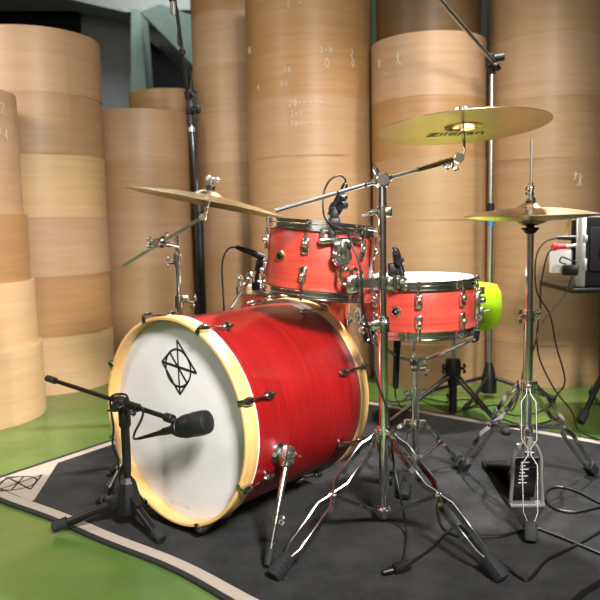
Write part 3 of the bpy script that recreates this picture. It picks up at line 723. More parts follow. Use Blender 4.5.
# base casting and pedal
fc = FL(526, 505, .012); fy_ = fc.y; hw = .046; topz = hz(441)
b = B(); path = [V((hp.x - hw - .002, fy_, .016))] + [V((hp.x - hw + .004, fy_, .10)), V((hp.x - hw * .86, fy_, topz - .045)), V((hp.x - hw * .45, fy_, topz - .006)), V((hp.x, fy_, topz)), V((hp.x + hw * .45, fy_, topz - .006)), V((hp.x + hw * .86, fy_, topz - .045)), V((hp.x + hw - .004, fy_, .10)), V((hp.x + hw + .002, fy_, .016))]
b.strip(smoothpath(path, 6), (0, 1, 0), .014, .009); b.box(TM((hp.x, fy_, .015)), hw * 2 + .012, .03, .012, .004); b.cyl((hp.x, fy_, topz - .02), (hp.x, fy_, topz + .015), .015, n=20)
b.box(TM((hp.x - hw * .6, fy_ - .004, topz - .012)), .014, .014, .018, .003)
part('base_frame', b, CLEARISH, hh)
heel = V((hp.x, fy_ + .30, .030)); toe = V((hp.x, fy_ + .015, .125))
b = B().strip([heel, toe], (1, 0, 0), .078, .008); b.box(TM((hp.x, fy_ + .32, .018)), .085, .06, .018, .004); b.box(TM((hp.x, fy_ + .17, .0115)), .05, .32, .006, .002)
pd = part('footboard', b, BLACK, hh)
heel, toe = V((hp.x, fy_ + .045, .018)), V((hp.x, fy_ + .008, topz - .05)); pd = part('anchor_plate', B().strip([heel, toe], (1, 0, 0), .074, .004), BLACK, hh)
pn = (toe - heel).cross(V((1, 0, 0))).normalized()
if pn.y > 0: pn = -pn
for q in range(7):
    p = heel.lerp(toe, .38 + q * .085) + pn * .0022; part('tread_mark', B().strip([p - V((.016, 0, 0)), p + V((.0 if q % 2 else .010, 0, 0))], (toe - heel).normalized(), .0035, .001), FAINT, pd)
part('pedal_chain', B().strip([toe + V((0, .004, -.01)), V((hp.x, fy_, topz - .02))], (1, 0, 0), .012, .004), STEEL, hh)

# --- snare stand
sy = 2.28; sp_ = AT(415, 380, sy); sp_.z = 0
def sz(y): return AT(415, y, sy).z
sst = thing('snare_stand', 'short chrome tripod stand holding up the snare drum', 'stand', (sp_.x, sp_.y, .007))
tripod(sst, (sp_.x, sp_.y), sz(424), [FL(404, 501, .010), FL(463, 466, .010), sp_ + V((-.24, .14, .010))], .05, .0125, .018, .5, .048, (.0032, .013))
part('lower_tube', B().tube([(sp_.x, sp_.y, .03), (sp_.x, sp_.y, sz(394))], .0125, 20), CHROME, sst)
b = collar(B(), (sp_.x, sp_.y, sz(392)), (0, 0, 1), .0165, .034); b.wing((sp_.x - .016, sp_.y - .006, sz(394)), (-1, -.2, 0), (0, 0, 1), .018); part('tube_clamp', b, CHROME, sst)
part('upper_tube', B().tube([(sp_.x, sp_.y, sz(394)), (sp_.x, sp_.y, sz(366))], .0095, 18), CHROME, sst)
b = B().ball((sp_.x, sp_.y, sz(367)), .017); b.wing((sp_.x + .014, sp_.y - .006, sz(368)), (1, -.15, .12), (0, 0, 1), .022); b.cyl((sp_.x, sp_.y, sz(366)), (sp_.x, sp_.y, sz(358)), .015, .022, n=20); part('basket_tilter', b, CHROME, sst)
bk = B(); cb_ = V((sp_.x, sp_.y, sz(359)))
hb = SC + V((0, 0, -.004))
for a in (-35, 85, 205):
    a = math.radians(a); d = V((math.cos(a), math.sin(a), 0)); e = V((hb.x, hb.y, 0)) + d * .192; e.z = hb.z - .008
    ab_ = B().tube(smoothpath([cb_, cb_ + d * .06 + V((0, 0, .012)), e - d * .02 - V((0, 0, .006)), e, e + d * .004 + V((0, 0, .03))]), .006, 10)
    o = part('basket_arm', ab_, CHROME, sst); part('rubber_grip', B().tube([e - d * .01 - V((0, 0, .004)), e + d * .002, e + d * .006 + V((0, 0, .03))], .009, 10), BLACKP, o)

# --- throne
ty = 2.95; tp_ = AT(453, 360, ty); tp_.z = 0
def tz(y): return AT(453, y, ty).z
thr = thing('drum_throne', 'lime green drum stool on a black tripod behind the snare drum', 'stool', (tp_.x, tp_.y, 0.006))
sx_ = AT(452, 300, ty - .03).x
b = B().lathe([(.001, tz(325)), (.19, tz(325)), (.207, tz(318)), (.21, tz(305)), (.205, tz(292)), (.188, tz(285)), (.12, tz(282.5)), (.001, tz(282))], TM((sx_ + .005, ty, 0)), 64); part('seat_cushion', b, LIME, thr)
part('seat_post', B().tube([(tp_.x, ty, tz(326)), (tp_.x, ty, tz(362))], .010, 16), STEEL, thr)
b = B().lathe([(.012, tz(358)), (.030, tz(359)), (.036, tz(366)), (.034, tz(374)), (.022, tz(384)), (.018, tz(386))][::-1], TM((tp_.x, ty, 0)), 24)
for s_x in (-1, 1): b.wing((tp_.x + s_x * .03, ty - .01, tz(368)), (s_x, -.4, 0), (0, 0, 1), .018)
part('collar', b, BLACKP, thr)
part('lower_tube', B().tube([(tp_.x, ty, tz(380)), (tp_.x, ty, tz(413))], .018, 18), BLACK, thr)
for a in (-158, -62, 80):
    a = math.radians(a); d = V((math.cos(a), math.sin(a), 0)); lat = V((-d.y, d.x, 0)); h0 = V((tp_.x, ty, tz(376))) + d * .03; e = V((tp_.x, ty, .016)) + d * .32; b = B()
    for sg in (1, -1): b.strip([h0 + lat * .012 * sg, e + lat * .004 * sg], lat, .005, .014)
    o = part('leg', b, DCHROME, thr); part('rubber_foot', B().ball(e + V((0, 0, .002)), .014, (1.4, 1.4, 1)), RUBBER, o)
    part('brace', B().strip([V((tp_.x, ty, tz(412))) + d * .018, h0.lerp(e, .5)], lat, .016, .004), BLACK, thr)

# ---------------------------------------------------------------- microphones and their stands
# --- kick mic stand
kp = V((-.497, 1.885, 0)); 
ks = thing('microphone_stand', 'low black tripod boom stand in front of the bass drum', 'stand', (kp.x, kp.y, .007))
def kz(y): return AT(121, y, kp.y).z
b = B().lathe([(.022, .045), (.034, .050), (.037, .072), (.034, .092), (.024, kz(482)), (.013, kz(477))], TM((kp.x, kp.y, 0)), 8)
part('leg_hub', b, BLACKP, ks, smooth=20)
for f in (FL(57, 526, .0245), FL(160, 537, .0245), kp + V((-.12, .15, .0245))):
    d = f - kp; d.z = 0; d.normalize(); h0 = V((kp.x, kp.y, .085)) + d * .02
    o = part('leg', B().tube([h0, f - d * .01], .0125, 14), BLACK, ks)
    part('rubber_foot', B().cyl(h0.lerp(f, .84), f + (f - h0).normalized() * .012, .0165, .015, 16), RUBBER, o)
    part('leg_joint', B().box(TM(h0 + d * .008, frame(f - h0, d.cross(V((0, 0, 1))))), .024, .036, .06, .006), BLACKP, o)
part('lower_tube', B().tube([(kp.x, kp.y, .06), (kp.x, kp.y, kz(428))], .0105, 20), BLACK, ks)
b = B().lathe([(.0115, kz(472)), (.0122, kz(468)), (.0122, kz(428)), (.017, kz(425)), (.017, kz(409)), (.012, kz(406))], TM((kp.x, kp.y, 0)), 20); part('height_clutch', b, BLACKP, ks)
part('upper_tube', B().tube([(kp.x, kp.y, kz(420)), (kp.x, kp.y, kz(404))], .009, 16), BLACK, ks)
hd = lambda x, y, off: PLN(x, y, bc + ax * (HZ - off), ax)
kbe = hd(172, 419, .115); kmid = AT(120, 402, kp.y - .012)
kdir = (kbe - kmid).normalized(); kl = .1
while kl < .6 and (lambda q: 300 + FPX * q.dot(RT) / q.dot(FW))(kmid - kdir * kl - CAM) > 49: kl += .005
kb0 = kmid - kdir * kl
b = B(); b.cyl(kmid + V((0, -.025, -.005)), kmid + V((0, .022, -.005)), .017, n=20); b.box(TM(kmid, frame(kdir)), .028, .03, .045, .006); b.cyl(V((kp.x, kp.y, kz(412))), kmid, .013, n=16); b.wing(kmid + V((.0, -.025, -.006)), (0, -1, 0), (1, 0, .3), .02); b.ball(kmid + V((-.012, -.012, -.012)), .013)
part('boom_clamp', b, BLACKP, ks)
o = part('boom_arm', B().tube([kb0, kbe], .0068, 14), BLACK, ks)
part('boom_grip', B().cyl(kb0 - kdir * .008, kb0 + kdir * .045, .0105, n=16), RUBBER, o)
part('boom_lock', B().cyl(kmid + kdir * .045, kmid + kdir * .09, .0115, n=16).wing(kmid + kdir * .07 + V((0, -.01, -.006)), (-.3, -.7, -1), kdir, .014), BLACKP, o)
part('boom_collar', B().cyl(kbe - kdir * .026, kbe + kdir * .004, .012, n=16), BLACKP, o)
# the mic
m0 = hd(170, 430, .115); m1 = hd(208, 421.5, .085)
md = (m1 - m0).normalized(); ML = (m1 - m0).length
mic = thing('kick_microphone', 'fat black microphone close to the white bass drum head', 'microphone', m0, frame(md))
q = ML / .13
part('mic_body', B().lathe([(.010, .002), (.0145, .010), (.018, .020), (.029, .045), (.0305, .060), (.0305, .078)], None, 30), BLACKP, mic, False)
part('grille', B().lathe([(.0295, .076), (.0315, .080), (.0315, .104), (.029, .118), (.024, ML + .001), (.0001, ML + .004)], None, 30), GREYMETAL, mic, False)
part('mic_clip', B().cyl(V((0, 0, .018)), V((0, 0, .036)), .021, .026, 20).tube([ROOT[mic].inverted() @ (kbe), V((0.0, 0, .028))], .008, 10), BLACKP, mic, False)
xe = hd(137, 439, .105)
xl = part('plug', B().lathe([(.0105, 0), (.0105, .03), (.008, .045), (.006, .085), (.004, (m0 - xe).length)], TM(m0 + md * .004, frame(xe - m0)), 18), BLACK, mic)
ca = smoothpath([xe, xe + V((-.008, -.004, .004)), hd(135, 432, .11), hd(142, 418, .12), hd(142, 408, .13), kmid + kdir * .06 + V((0, -.02, .014)), kmid + V((.02, -.02, .026)), kmid + V((-.02, -.02, .016)), V((kp.x - .028, kp.y - .015, kz(425))), V((kp.x - .034, kp.y - .012, kz(445))), V((kp.x - .026, kp.y + .006, kz(462))), V((kp.x - .030, kp.y + .03, .06)), V((kp.x - .06, kp.y + .10, .012)), V((kp.x - .10, kp.y + .24, .011))], 5)
solo('microphone_cable', B().tube(ca, .0032, 8), CABLE, 'thin black cable wound along the low kick microphone stand', 'cable', loc=ca[-1])

# --- tall mic stand at the back left
ay = 2.95; ap = AT(203, 330, ay); ap.z = 0
az = lambda y, x=200: AT(x, y, ay).z
ms = thing('microphone_stand', 'tall black boom microphone stand rising behind the bass drum', 'stand', (ap.x, ap.y, 0.001))
for a in (100, 215, 330):
    a = math.radians(a); d = V((math.cos(a), math.sin(a), 0)); e = ap + d * .30 + V((0, 0, .0145)); o = part('leg', B().tube([ap + V((0, 0, .16)) + d * .02, e], .010, 12), BLACK, ms); part('rubber_foot', B().cyl(e - d * .03 + V((0, 0, .014)), e + d * .008 - V((0, 0, .001)), .014, n=12), RUBBER, o)
part('leg_hub', B().cyl(ap + V((0, 0, .10)), ap + V((0, 0, .20)), .035, .026, 18), BLACKP, ms)
part('lower_tube', B().tube([ap + V((0, 0, .12)), (ap.x, ap.y, az(204))], .018, 20), BLACK, ms)
part('height_clutch', B().cyl((ap.x, ap.y, az(212)), (ap.x, ap.y, az(196)), .023, .021, 20), BLACKP, ms)
part('upper_tube', B().tube([(ap.x, ap.y, az(204)), (ap.x - .021, ap.y, az(118))], .0095, 16), plain('dark_steel', (.12, .12, .125), .3, .9), ms)
part('tube_ring', B().cyl((ap.x - .018, ap.y, az(132)), (ap.x - .019, ap.y, az(127)), .014, n=16), ALU, ms)
a1_ = AT(190, 97, ay - .02); a0_ = V((ap.x - .022, ap.y, az(112)))
b = B().cyl(a0_ + V((0, 0, -.05)), a0_ + V((0, 0, .01)), .016, n=16); b.box(TM(a0_ + V((.0, -.01, .02))), .03, .03, .06, .006); b.cyl(a0_ + V((.01, -.02, .005)), a0_ + V((.045, -.03, .005)), .016, n=16); part('boom_clamp', b, BLACKP, ms)
a2_ = AT(177, 12, ay - .10)
dd = (a2_ - a0_).normalized()
o = part('boom_arm', B().tube([a0_, a0_.lerp(a2_, .55), a2_], .0075, 12), BLACK, ms)
part('boom_lock', B().cyl(a0_.lerp(a2_, .14), a0_.lerp(a2_, .22), .014, n=14).wing(a0_.lerp(a2_, .18) + V((.01, 0, 0)), (1, 0, 0), dd, .02).cyl(a0_.lerp(a2_, .585), a0_.lerp(a2_, .64), .014, n=14), BLACKP, o)
mt = AT(174, 15, ay - .12); mu = AT(170, -30, ay - .16)
om = thing('overhead_microphone', 'silver pencil microphone at the tip of the tall black boom', 'microphone', mt, frame(mu - mt))
L_ = (mu - mt).length
part('mic_body', B().lathe([(.012, .045), (.0125, .05), (.0125, L_ - .004), (.011, L_)], None, 20), STEEL, om, False)
part('grille', B().lathe([(.009, 0), (.0125, .003), (.0125, .046), (.012, .046)], None, 20), STEEL, om, False)
part('mic_clip', B().tube([V((0, 0, .06)), ROOT[om].inverted() @ a2_], .009, 10).cyl(V((0, 0, .05)), V((0, 0, .075)), .0155, n=14), BLACKP, om, False)
cpth = smoothpath([AT(176, 0, ay - .16), AT(178, 25, ay - .1), AT(178, 42, ay - .09), AT(183, 51, ay - .07), AT(187, 65, ay - .06), AT(191, 78, ay - .04), AT(191, 92, ay - .04), AT(195, 105, ay - .045), AT(196, 180, ay - .025)] + [V((ap.x - .01, ap.y - .03, z)) for z in (.8, .3, .15)] + [ap + V((-.01, -.04, .05)), ap + V((.03, -.10, .013)), ap + V((.2, -.12, .013))], 5)
solo('microphone_cable', B().tube(cpth, .003, 8), CABLE, 'black cable following the tall boom microphone stand', 'cable', loc=cpth[-1])

# --- overhead mic stand at the back right
oy = 3.28; op = AT(489.5, 320, oy); op.z = 0
oz = lambda y: AT(489, y, oy).z
os_ = thing('microphone_stand', 'tall thin steel boom stand between the stacks behind the ride cymbal', 'stand', (op.x, op.y, 0.001))
for a in (-125, -20, 165):
    a = math.radians(a); d = V((math.cos(a), math.sin(a), 0)); e = op + d * .30 + V((0, 0, .0145)); o = part('leg', B().tube([op + V((0, 0, .10)) + d * .02, e], .009, 12), BLACK, os_); part('rubber_foot', B().cyl(e - d * .03 + V((0, 0, .008)), e + d * .008 - V((0, 0, .001)), .014, n=12), RUBBER, o)
part('leg_hub', B().lathe([(.038, oz(392)), (.036, oz(380)), (.026, oz(370)), (.014, oz(362))], TM((op.x, op.y, 0)), 20), BLACKP, os_)
part('lower_tube', B().tube([(op.x, op.y, oz(380)), (op.x, op.y, oz(215))], .0125, 16), STEEL, os_)
part('height_clutch', B().cyl((op.x, op.y, oz(217)), (op.x, op.y, oz(203)), .017, n=16), BLACKP, os_)
part('tape_ring', B().cyl((op.x, op.y, oz(226)), (op.x, op.y, oz(219)), .0145, n=16), BLUE, os_, label='blue tape ring')
part('upper_tube', B().tube([(op.x, op.y, oz(210)), (op.x, op.y, oz(64))], .009, 14), STEEL, os_)
oc = V((op.x, op.y, oz(61)))
b = B().box(TM(oc + V((-.01, -.01, 0))), .05, .04, .06, .008); b.cyl(oc + V((.0, -.03, .005)), oc + V((.045, -.04, .008)), .016, n=16); b.cyl(oc + V((-.01, -.04, -.03)), oc + V((.012, -.04, -.03)), .012, n=14); b.cyl(oc + V((0, 0, -.06)), oc, .014, n=14); part('boom_clamp', b, BLACKP, os_)
part('boom_arm', B().tube([oc + V((.012, -.02, -.02)), AT(440, 0, 2.9), AT(418, -28, 2.75)], .009, 14), STEEL, os_)
part('counterweight_grip', B().cyl(oc + V((.01, -.018, -.018)), oc + V((.03, -.005, -.04)), .012, n=14), BLACKP, os_)

# --- tom mic on the rack tom's hoop
tm0 = AT(337, 226, 1.88)
tmic = thing('tom_microphone', 'small black microphone clipped to the rack tom hoop', 'microphone', tm0)
P_ = lambda x, y, Y=1.89: AT(x, y, Y)
part('hoop_clip', B().box(TM(P_(334, 224)), .034, .03, .034, .006).box(TM(P_(334, 215)), .026, .024, .04, .006).box(TM(P_(332, 235, 1.875)), .02, .014, .03, .004), BLACKP, tmic)
part('mic_body', B().cyl(P_(332, 217, 1.91), P_(341, 196, 1.93), .016, .013, 20).cyl(P_(334, 212, 1.91), P_(337, 206, 1.92), .019, n=18), BLACKP, tmic)
part('swivel', B().cyl(P_(340, 206, 1.87), P_(344, 205, 1.90), .013, n=18).cyl(P_(341, 199, 1.88), P_(345, 197, 1.90), .009, n=14), GREYMETAL, tmic)
part('plug', B().cyl(P_(340, 198, 1.93), P_(345.5, 184, 1.94), .010, .008, 16), BLACK, tmic)
tl_ = smoothpath([P_(345.5, 185, 1.94), P_(345, 179, 1.94), P_(339, 175.5, 1.93), P_(330, 180, 1.91), P_(324, 192, 1.89), P_(323, 206, 1.88), P_(325, 218, 1.865), P_(334, 226, 1.855), P_(346, 232, 1.845), P_(352, 245, 1.825), P_(360, 266, 1.815), P_(362, 290, 1.815), P_(364, 312, 1.83), P_(370, 335, 1.84), P_(373, 365, 1.845), P_(379, 388, 1.845), P_(388, 412, 1.84), P_(391, 440, 1.838), P_(394, 465, 1.83), P_(400, 495, 1.80), FL(406, 530, .02), FL(405, 550, .012), FL(402, 565, .014)], 5)
solo('microphone_cable', B().tube(tl_, .0030, 8), CABLE, 'black cable hanging from the rack tom microphone down the middle stand to the carpet', 'cable', loc=tl_[-1])
# --- snare mic
P_ = lambda x, y, Y=2.04: AT(x, y, Y)
smic = thing('snare_microphone', 'small black clip-on microphone at the left edge of the snare drum', 'microphone', P_(397, 281))
part('hoop_clip', B().box(TM(P_(397, 282, 2.03)), .026, .03, .045, .006).box(TM(P_(393, 270, 2.03)), .03, .026, .04, .006), BLACKP, smic)
part('mic_body', B().cyl(P_(399, 275, 2.06), P_(395, 252, 2.03), .013, .009, 18).ball(P_(399.5, 276, 2.06), .014), GREYMETAL, smic)
part('swivel', B().cyl(P_(399, 262, 2.0), P_(401, 261, 2.05), .011, n=16), BLACKP, smic)
part('plug', B().tube(smoothpath([P_(395, 252), P_(393, 248), P_(398, 250), P_(402, 264), P_(404, 274, 2.02), P_(404, 282, 2.0)]), .0028, 8), CABLE, smic)
P_ = lambda x, y, Y=2.24: AT(x, y, Y)
umic = thing('snare_bottom_microphone', 'slim black microphone hanging below the left side of the snare drum', 'microphone', P_(397, 340))
part('mic_body', B().cyl(P_(397, 346), P_(395.5, 388), .0115, .010, 16), BLACK, umic)
part('hoop_clip', B().cyl(P_(397.5, 334, 2.20), P_(397, 348), .012, n=14), BLACKP, umic)
part('plug', B().tube(smoothpath([P_(395.5, 387), P_(395.5, 396), P_(398, 402, 2.28), FL(402, 408, .014), FL(410, 404, .014)]), .0028, 8), CABLE, umic)
# --- floor tom mic
P_ = lambda x, y, Y=2.36: AT(x, y, Y)
fmic = thing('floor_tom_microphone', 'black microphone peeping out left of the rack tom over the floor tom', 'microphone', P_(263, 268))
part('mic_body', B().cyl(P_(264, 258), P_(250, 252), .013, .011, 18).ball(P_(262, 265), .022, (1, 1, 1.2)).cyl(P_(262, 262), P_(258, 272), .02, .014, 16), BLACKP, fmic)
part('plug', B().cyl(P_(251, 252.5), P_(236, 247), .011, .007, 16), BLACK, fmic)
part('hoop_clip', B().tube(smoothpath([P_(258, 272), P_(256, 280, 2.37), P_(256, 287, 2.40)]), .006, 10).box(TM(P_(256, 286, 2.39)), .03, .03, .03, .005), BLACKP, fmic)
cp1 = smoothpath([P_(236, 247), P_(229, 248.5), P_(224, 256), P_(222, 268), P_(223, 290), P_(224, 308), P_(225, 330, 2.42)] + [V((P_(225, 330).x, 2.45, .30)), V((P_(225, 330).x, 2.47, .05)), V((P_(225, 330).x + .02, 2.55, .012)), V((P_(225, 330).x + .2, 2.95, .012))], 5)
solo('microphone_cable', B().tube(cp1, .0032, 8), CABLE, 'black cable looping down left of the rack tom behind the bass drum', 'cable', loc=cp1[-1])
# steel rod and clamp left of the tom (stick-out arm on the floor tom)
rdc = AT(250, 281, 2.375)
b = B().tube([AT(250, 279, 2.365), AT(231, 308, 2.30)], .006, 12); part('memory_rod', b, STEEL, ft)
b = B().ball(AT(250, 279, 2.37), .014); b.ball(AT(240, 278, 2.38), .011); b.cyl(AT(250, 272, 2.38), AT(250, 284, 2.38), .012, n=14); b.wing(AT(254, 276, 2.37), (1, -.3, .3), (0, 0, 1), .016); b.cyl(AT(239, 276, 2.39), AT(239, 295, 2.39), .007, n=12); b.cyl(AT(239, 287, 2.385), AT(239, 294, 2.385), .013, n=14)
b.tube([AT(239, 280, 2.39), AT(252, 282, 2.385)], .006, 10); b.tube([AT(252, 282, 2.385), AT(262, 286, 2.43)], .008, 10)
part('rod_clamp', b, CHROME, ft)

# ---------------------------------------------------------------- equipment case at the right
ey = 2.78; ex0 = AT(577, 250, ey).x; ezt, ezb = AT(580, 216, ey).z, AT(580, 287, ey).z
ew, ed = .46, .34; ecx = ex0 + ew / 2; ecz = (ezt + ezb) / 2; eh = ezt - ezb
ec = thing('equipment_case', 'black equipment case with an aluminium edge at the right edge of the photo', 'case', (ecx, ey + ed / 2, ezb))
part('case_body', B().box(TM((ecx, ey + ed / 2, ecz)), ew, ed, eh, .012, 3), BLACKP, ec)
b = B().box(TM((ex0 + .017, ey - .002, ecz)), .034, .012, eh - .004, .004); b.box(TM((ex0 - .001, ey + .02, ecz)), .006, .05, eh - .02, .002); part('edge_trim', b, ALU, ec, label='bare aluminium edge strip')
part('front_panel', B().box(TM((ex0 + .20, ey - .006, ecz + .01)), .30, .02, eh * .62, .006), plain('dark_panel', (.012, .013, .016), .35), ec)
for q_s, q_h in ((.18, .03), (-.18, .05)): part('latch', B().box(TM((ex0 + .03, ey - .006, ecz + eh * q_s)), .018, .008, q_h, .002), ALU, ec)
part('handle', B().box(TM((ex0 + .115, ey - .022, ecz)), .06, .02, .05, .008), BLACK, ec)
b = B().tube(smoothpath([(ex0 - .005, ey + .06, ezt - .04), (ex0 - .03, ey + .05, ezt - .01), (ex0 - .045, ey + .05, ezt - .05), (ex0 - .04, ey + .05, ezt - .09), (ex0 - .008, ey + .05, ezt - .11)]), .004, 8); part('bail_wire', b, BRASS, ec)
part('jack_strip', B().box(TM((ex0 - .012, ey + .10, ecz + .02)), .03, .14, eh * .75, .004), BLACK, ec)
part('power_adapter', B().box(TM((AT(561, 262, ey).x, ey + .03, AT(561, 262, ey).z)), .085, .06, .095, .006), WHITEP, ec, label='white plastic power adapter')
part('adapter_plug', B().box(TM((AT(571, 270, ey).x, ey - .01, AT(571, 270, ey).z)), .06, .035, .042, .006), BLACK, ec)
p0, p1 = AT(578, 245.5, ey + .02), AT(556, 247, ey)
b = B().cyl(p0, p0.lerp(p1, .6), .007, n=12); o = part('jack_tip', b, ALU, ec)
part('jack_sleeve', B().cyl(p0.lerp(p1, .55), p1, .009, .013, 14).ball(p1, .016), REDP, ec, label='red plug')
p2, p3 = AT(578, 238, ey + .03), AT(556, 238, ey + .02)
part('jack_plug', B().cyl(p2, p3, .012, .008, 14), BLACK, ec)
pv = Mx.Translation((ex0, ey, 0)); ec.matrix_world = pv @ Mx.Rotation(math.radians(-27), 4, 'Z') @ pv.inverted() @ ec.matrix_world
# its stand
es = thing('equipment_stand', 'black stand with a flat tray under the equipment case', 'stand', (ecx, ey + ed / 2, .001))
part('tray', B().box(TM((ecx, ey + ed / 2 - .005, ezb - .012)), ew + .05, ed + .05, .022, .004), BLACK, es)
part('pole', B().tube([(ecx, ey + ed / 2, .10), (ecx, ey + ed / 2, ezb - .02)], .02, 18), BLACK, es)
ctr = V((ecx, ey + ed / 2, .0))
for f in (FL(581, 421, .0185), ctr + V((.34, -.1, .0185)), ctr + V((.05, .30, .0185))):
    h0 = ctr + V((0, 0, .26)); o = part('leg', B().tube([h0, f], .0115, 12), BLACK, es); d = (f - h0).normalized(); part('rubber_foot', B().cyl(f - d * .05, f + d * .006, .019, n=14), RUBBER, o)
part('leg_hub', B().cyl(ctr + V((0, 0, .20)), ctr + V((0, 0, .32)), .034, n=18), BLACKP, es)
# cables dropping from the case
def cab(pts, label, r=.0034, k=5):
    p = smoothpath(pts, k); solo('audio_cable', B().tube(p, r, 8), CABLE, label, 'cable', loc=p[-1])
A_ = lambda x, y, Y=ey - .02: AT(x, y, Y)
cab([A_(557, 238), A_(545, 242), A_(537, 254), A_(535, 275), A_(538, 295), A_(550, 315), A_(556, 345), A_(565, 380), AT(557, 395, 2.85), FL(548, 408, .016), FL(520, 416, .016), FL(495, 410, .016)], 'black cable curving from the black plug of the equipment case behind the hi-hat')
cab([A_(554, 248), A_(547, 256), A_(541, 285), A_(540, 310), A_(537, 335), A_(540, 360), AT(555, 390, 2.85), AT(572, 412, 2.85), FL(578, 430, .016), FL(600, 440, .016)], 'black cable hanging from the red plug of the equipment case')
cab([A_(572, 276), A_(566, 292), A_(552, 310), A_(541, 325), A_(533, 350), AT(525, 365, 2.95), FL(514, 408, .018), FL(500, 405, .018), FL(470, 408, .016)], 'black mains cable dropping from the adapter plug of the equipment case')
cab([AT(566, 264, ey - .03), AT(560, 262, ey - .04), AT(562, 257, ey - .05), AT(570, 260, ey - .045), AT(577, 262, ey - .01)], 'short black cable loop in front of the white adapter', .003)
# cables lying on the carpet
G_ = lambda x, y: FL(x, y, .0115)
cab([G_(402, 569), G_(412, 562), G_(432, 548), G_(447, 532), G_(457, 525), G_(466, 530), G_(478, 548), G_(500, 563), G_(518, 576), G_(527, 580), G_(535, 574), G_(546, 561), G_(565, 551), G_(585, 540), G_(612, 524)], 'black cable snaking on the carpet past the right foot of the middle stand', .004)
cab([G_(441, 497), G_(438, 508), G_(442, 525), G_(452, 534), G_(470, 537), G_(500, 536), G_(520, 531), G_(534, 528), G_(550, 533), G_(575, 543), G_(615, 560)], 'black cable lying across the carpet in front of the hi-hat foot', .004)
cab([FL(640, 500, .0115), G_(600, 507), G_(575, 512), G_(556, 509), G_(546, 500), G_(548, 490), G_(560, 487), G_(578, 492), G_(600, 503), G_(635, 518)], 'black cable loop on the carpet right of the hi-hat pedal', .004)
cab([FL(380, 398, .0115), G_(395, 402), G_(420, 398), G_(445, 402), G_(470, 400), G_(500, 418), G_(530, 425), G_(560, 418)], 'black cable lying on the carpet behind the snare stand', .004)
cab([FL(570, 606, .0115), G_(585, 592), G_(612, 576)], 'thick black cable crossing the bottom right corner of the carpet', .007)
pg = G_(400, 570)
t = thing('cable_connector', 'black cable connector block lying on the carpet left of the middle stand foot', 'connector', (pg.x, pg.y, .008))
part('housing', B().box(TM((pg.x + .004, pg.y, .020), Mx.Rotation(.5, 3, 'Z')), .048, .024, .022, .006), BLACKP, t)
part('plug', B().cyl(V((pg.x - .02, pg.y - .012, .018)), V((pg.x - .045, pg.y - .02, .016)), .009, .007, 14), BLACK, t)

# ---------------------------------------------------------------- far background: dark opening, pillars, sloping stair slab
b0_ = lambda x, y, Y: AT(x, y, Y)
def slab(pxs, Y, th):
    """polygon at depth Y given in pixels, extruded th away from the camera"""
    p = [AT(x, y, Y) for x, y in pxs]; k = len(p)
    return B().add(p + [q + V((0, th, 0)) for q in p], [tuple(range(k)), tuple(range(2 * k - 1, k - 1, -1))] + [(i, (i + 1) % k, k + (i + 1) % k, k + i) for i in range(k)])
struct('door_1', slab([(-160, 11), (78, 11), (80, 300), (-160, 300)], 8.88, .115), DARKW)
struct('trim_1', slab([(-170, -60), (500, -60), (500, -2), (126, 12), (60, -3), (-170, -3)], 8.0, .5), CEILG)
struct('trim_2', slab([(131, 8), (140, 10), (149, 130), (140, 300), (131, 300)], 7.6, .4), GREENW)
struct('trim_3', slab([(140, 12), (149, 20), (205, 78), (205, 20), (160, 4)], 7.3, .3), GREENW)
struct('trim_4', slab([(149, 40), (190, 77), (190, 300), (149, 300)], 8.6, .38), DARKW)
struct('trim_5', slab([(355, -40), (520, -40), (520, 140), (355, 140)], 7.0, .3), plain('green_grey_plaster', lin(120, 150, 130), .7))

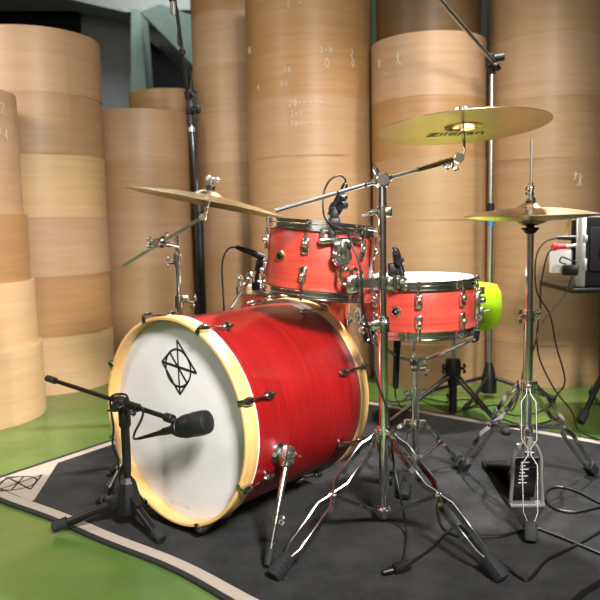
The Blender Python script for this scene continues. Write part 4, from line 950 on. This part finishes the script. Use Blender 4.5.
# ---------------------------------------------------------------- light
def area(name, loc, target, size, energy, col=(1, 1, 1), spread=180, sy=None):
    l = bpy.data.lights.new(name, 'AREA'); l.energy = energy; l.color = col; l.size = size
    if sy: l.shape = 'RECTANGLE'; l.size_y = sy
    l.spread = math.radians(spread)
    o = bpy.data.objects.new(name, l); COL.objects.link(o)
    d = (V(target) - V(loc)).normalized(); mm = frame(-d, V((1, 0, 0)) if abs(d.x) < .9 else V((0, 1, 0))).to_4x4(); mm.translation = V(loc); o.matrix_world = mm
    return o
area('key_lamp', (.85, -.67, 2.35), (-.05, 2.1, .30), .5, 70, (1, .96, .90), 80)
area('back_lamp', (1.15, 3.05, 3.1), (.1, 1.75, .0), .16, 105, (1, .97, .93), 90)
area('left_fill', (-2.9, 1.3, 2.4), (-1.6, 3.6, .3), .8, 42, (1, .94, .84), 110)  # added light to brighten the veneer stacks at the left
area('front_fill', (-1.0, -3.6, 2.0), (0, 2.5, .8), 3.0, 14, (1, .97, .94), 150, 1.8)  # added panel behind the camera: fill and white streaks in the chrome
area('overhead_fill', (0, 1.2, 4.1), (0, 1.2, 0), 2.2, 6, (1, .98, .95))  # added soft overhead fill, not an actual fixture
area('front_wall_fill', (0, -1.2, 4.0), (0, -4.0, 1.2), 2.2, 80, (1, .98, .95))  # added to light the unseen front wall for the chrome to reflect
area('ceiling_bounce_fill', (.3, -2.4, 2.9), (.3, -1.6, 4.2), .5, 70, (1, .98, .95))  # added to light the ceiling so chrome mirrors a brighter surface
area('rear_fill', (-1.2, 7.0, 4.1), (-1.2, 7.2, 0), 1.6, 80, (.95, .98, 1))  # added to lift the far wall and pillar out of the dark
w = bpy.data.worlds.new('world'); S.world = w; w.use_nodes = True
w.node_tree.nodes['Background'].inputs[0].default_value = (.6, .62, .65, 1); w.node_tree.nodes['Background'].inputs[1].default_value = .2
S.view_settings.view_transform = 'Standard'; S.view_settings.look = 'None'; S.view_settings.gamma = 1; S.view_settings.use_curve_mapping = False
S.view_settings.exposure = -0.30
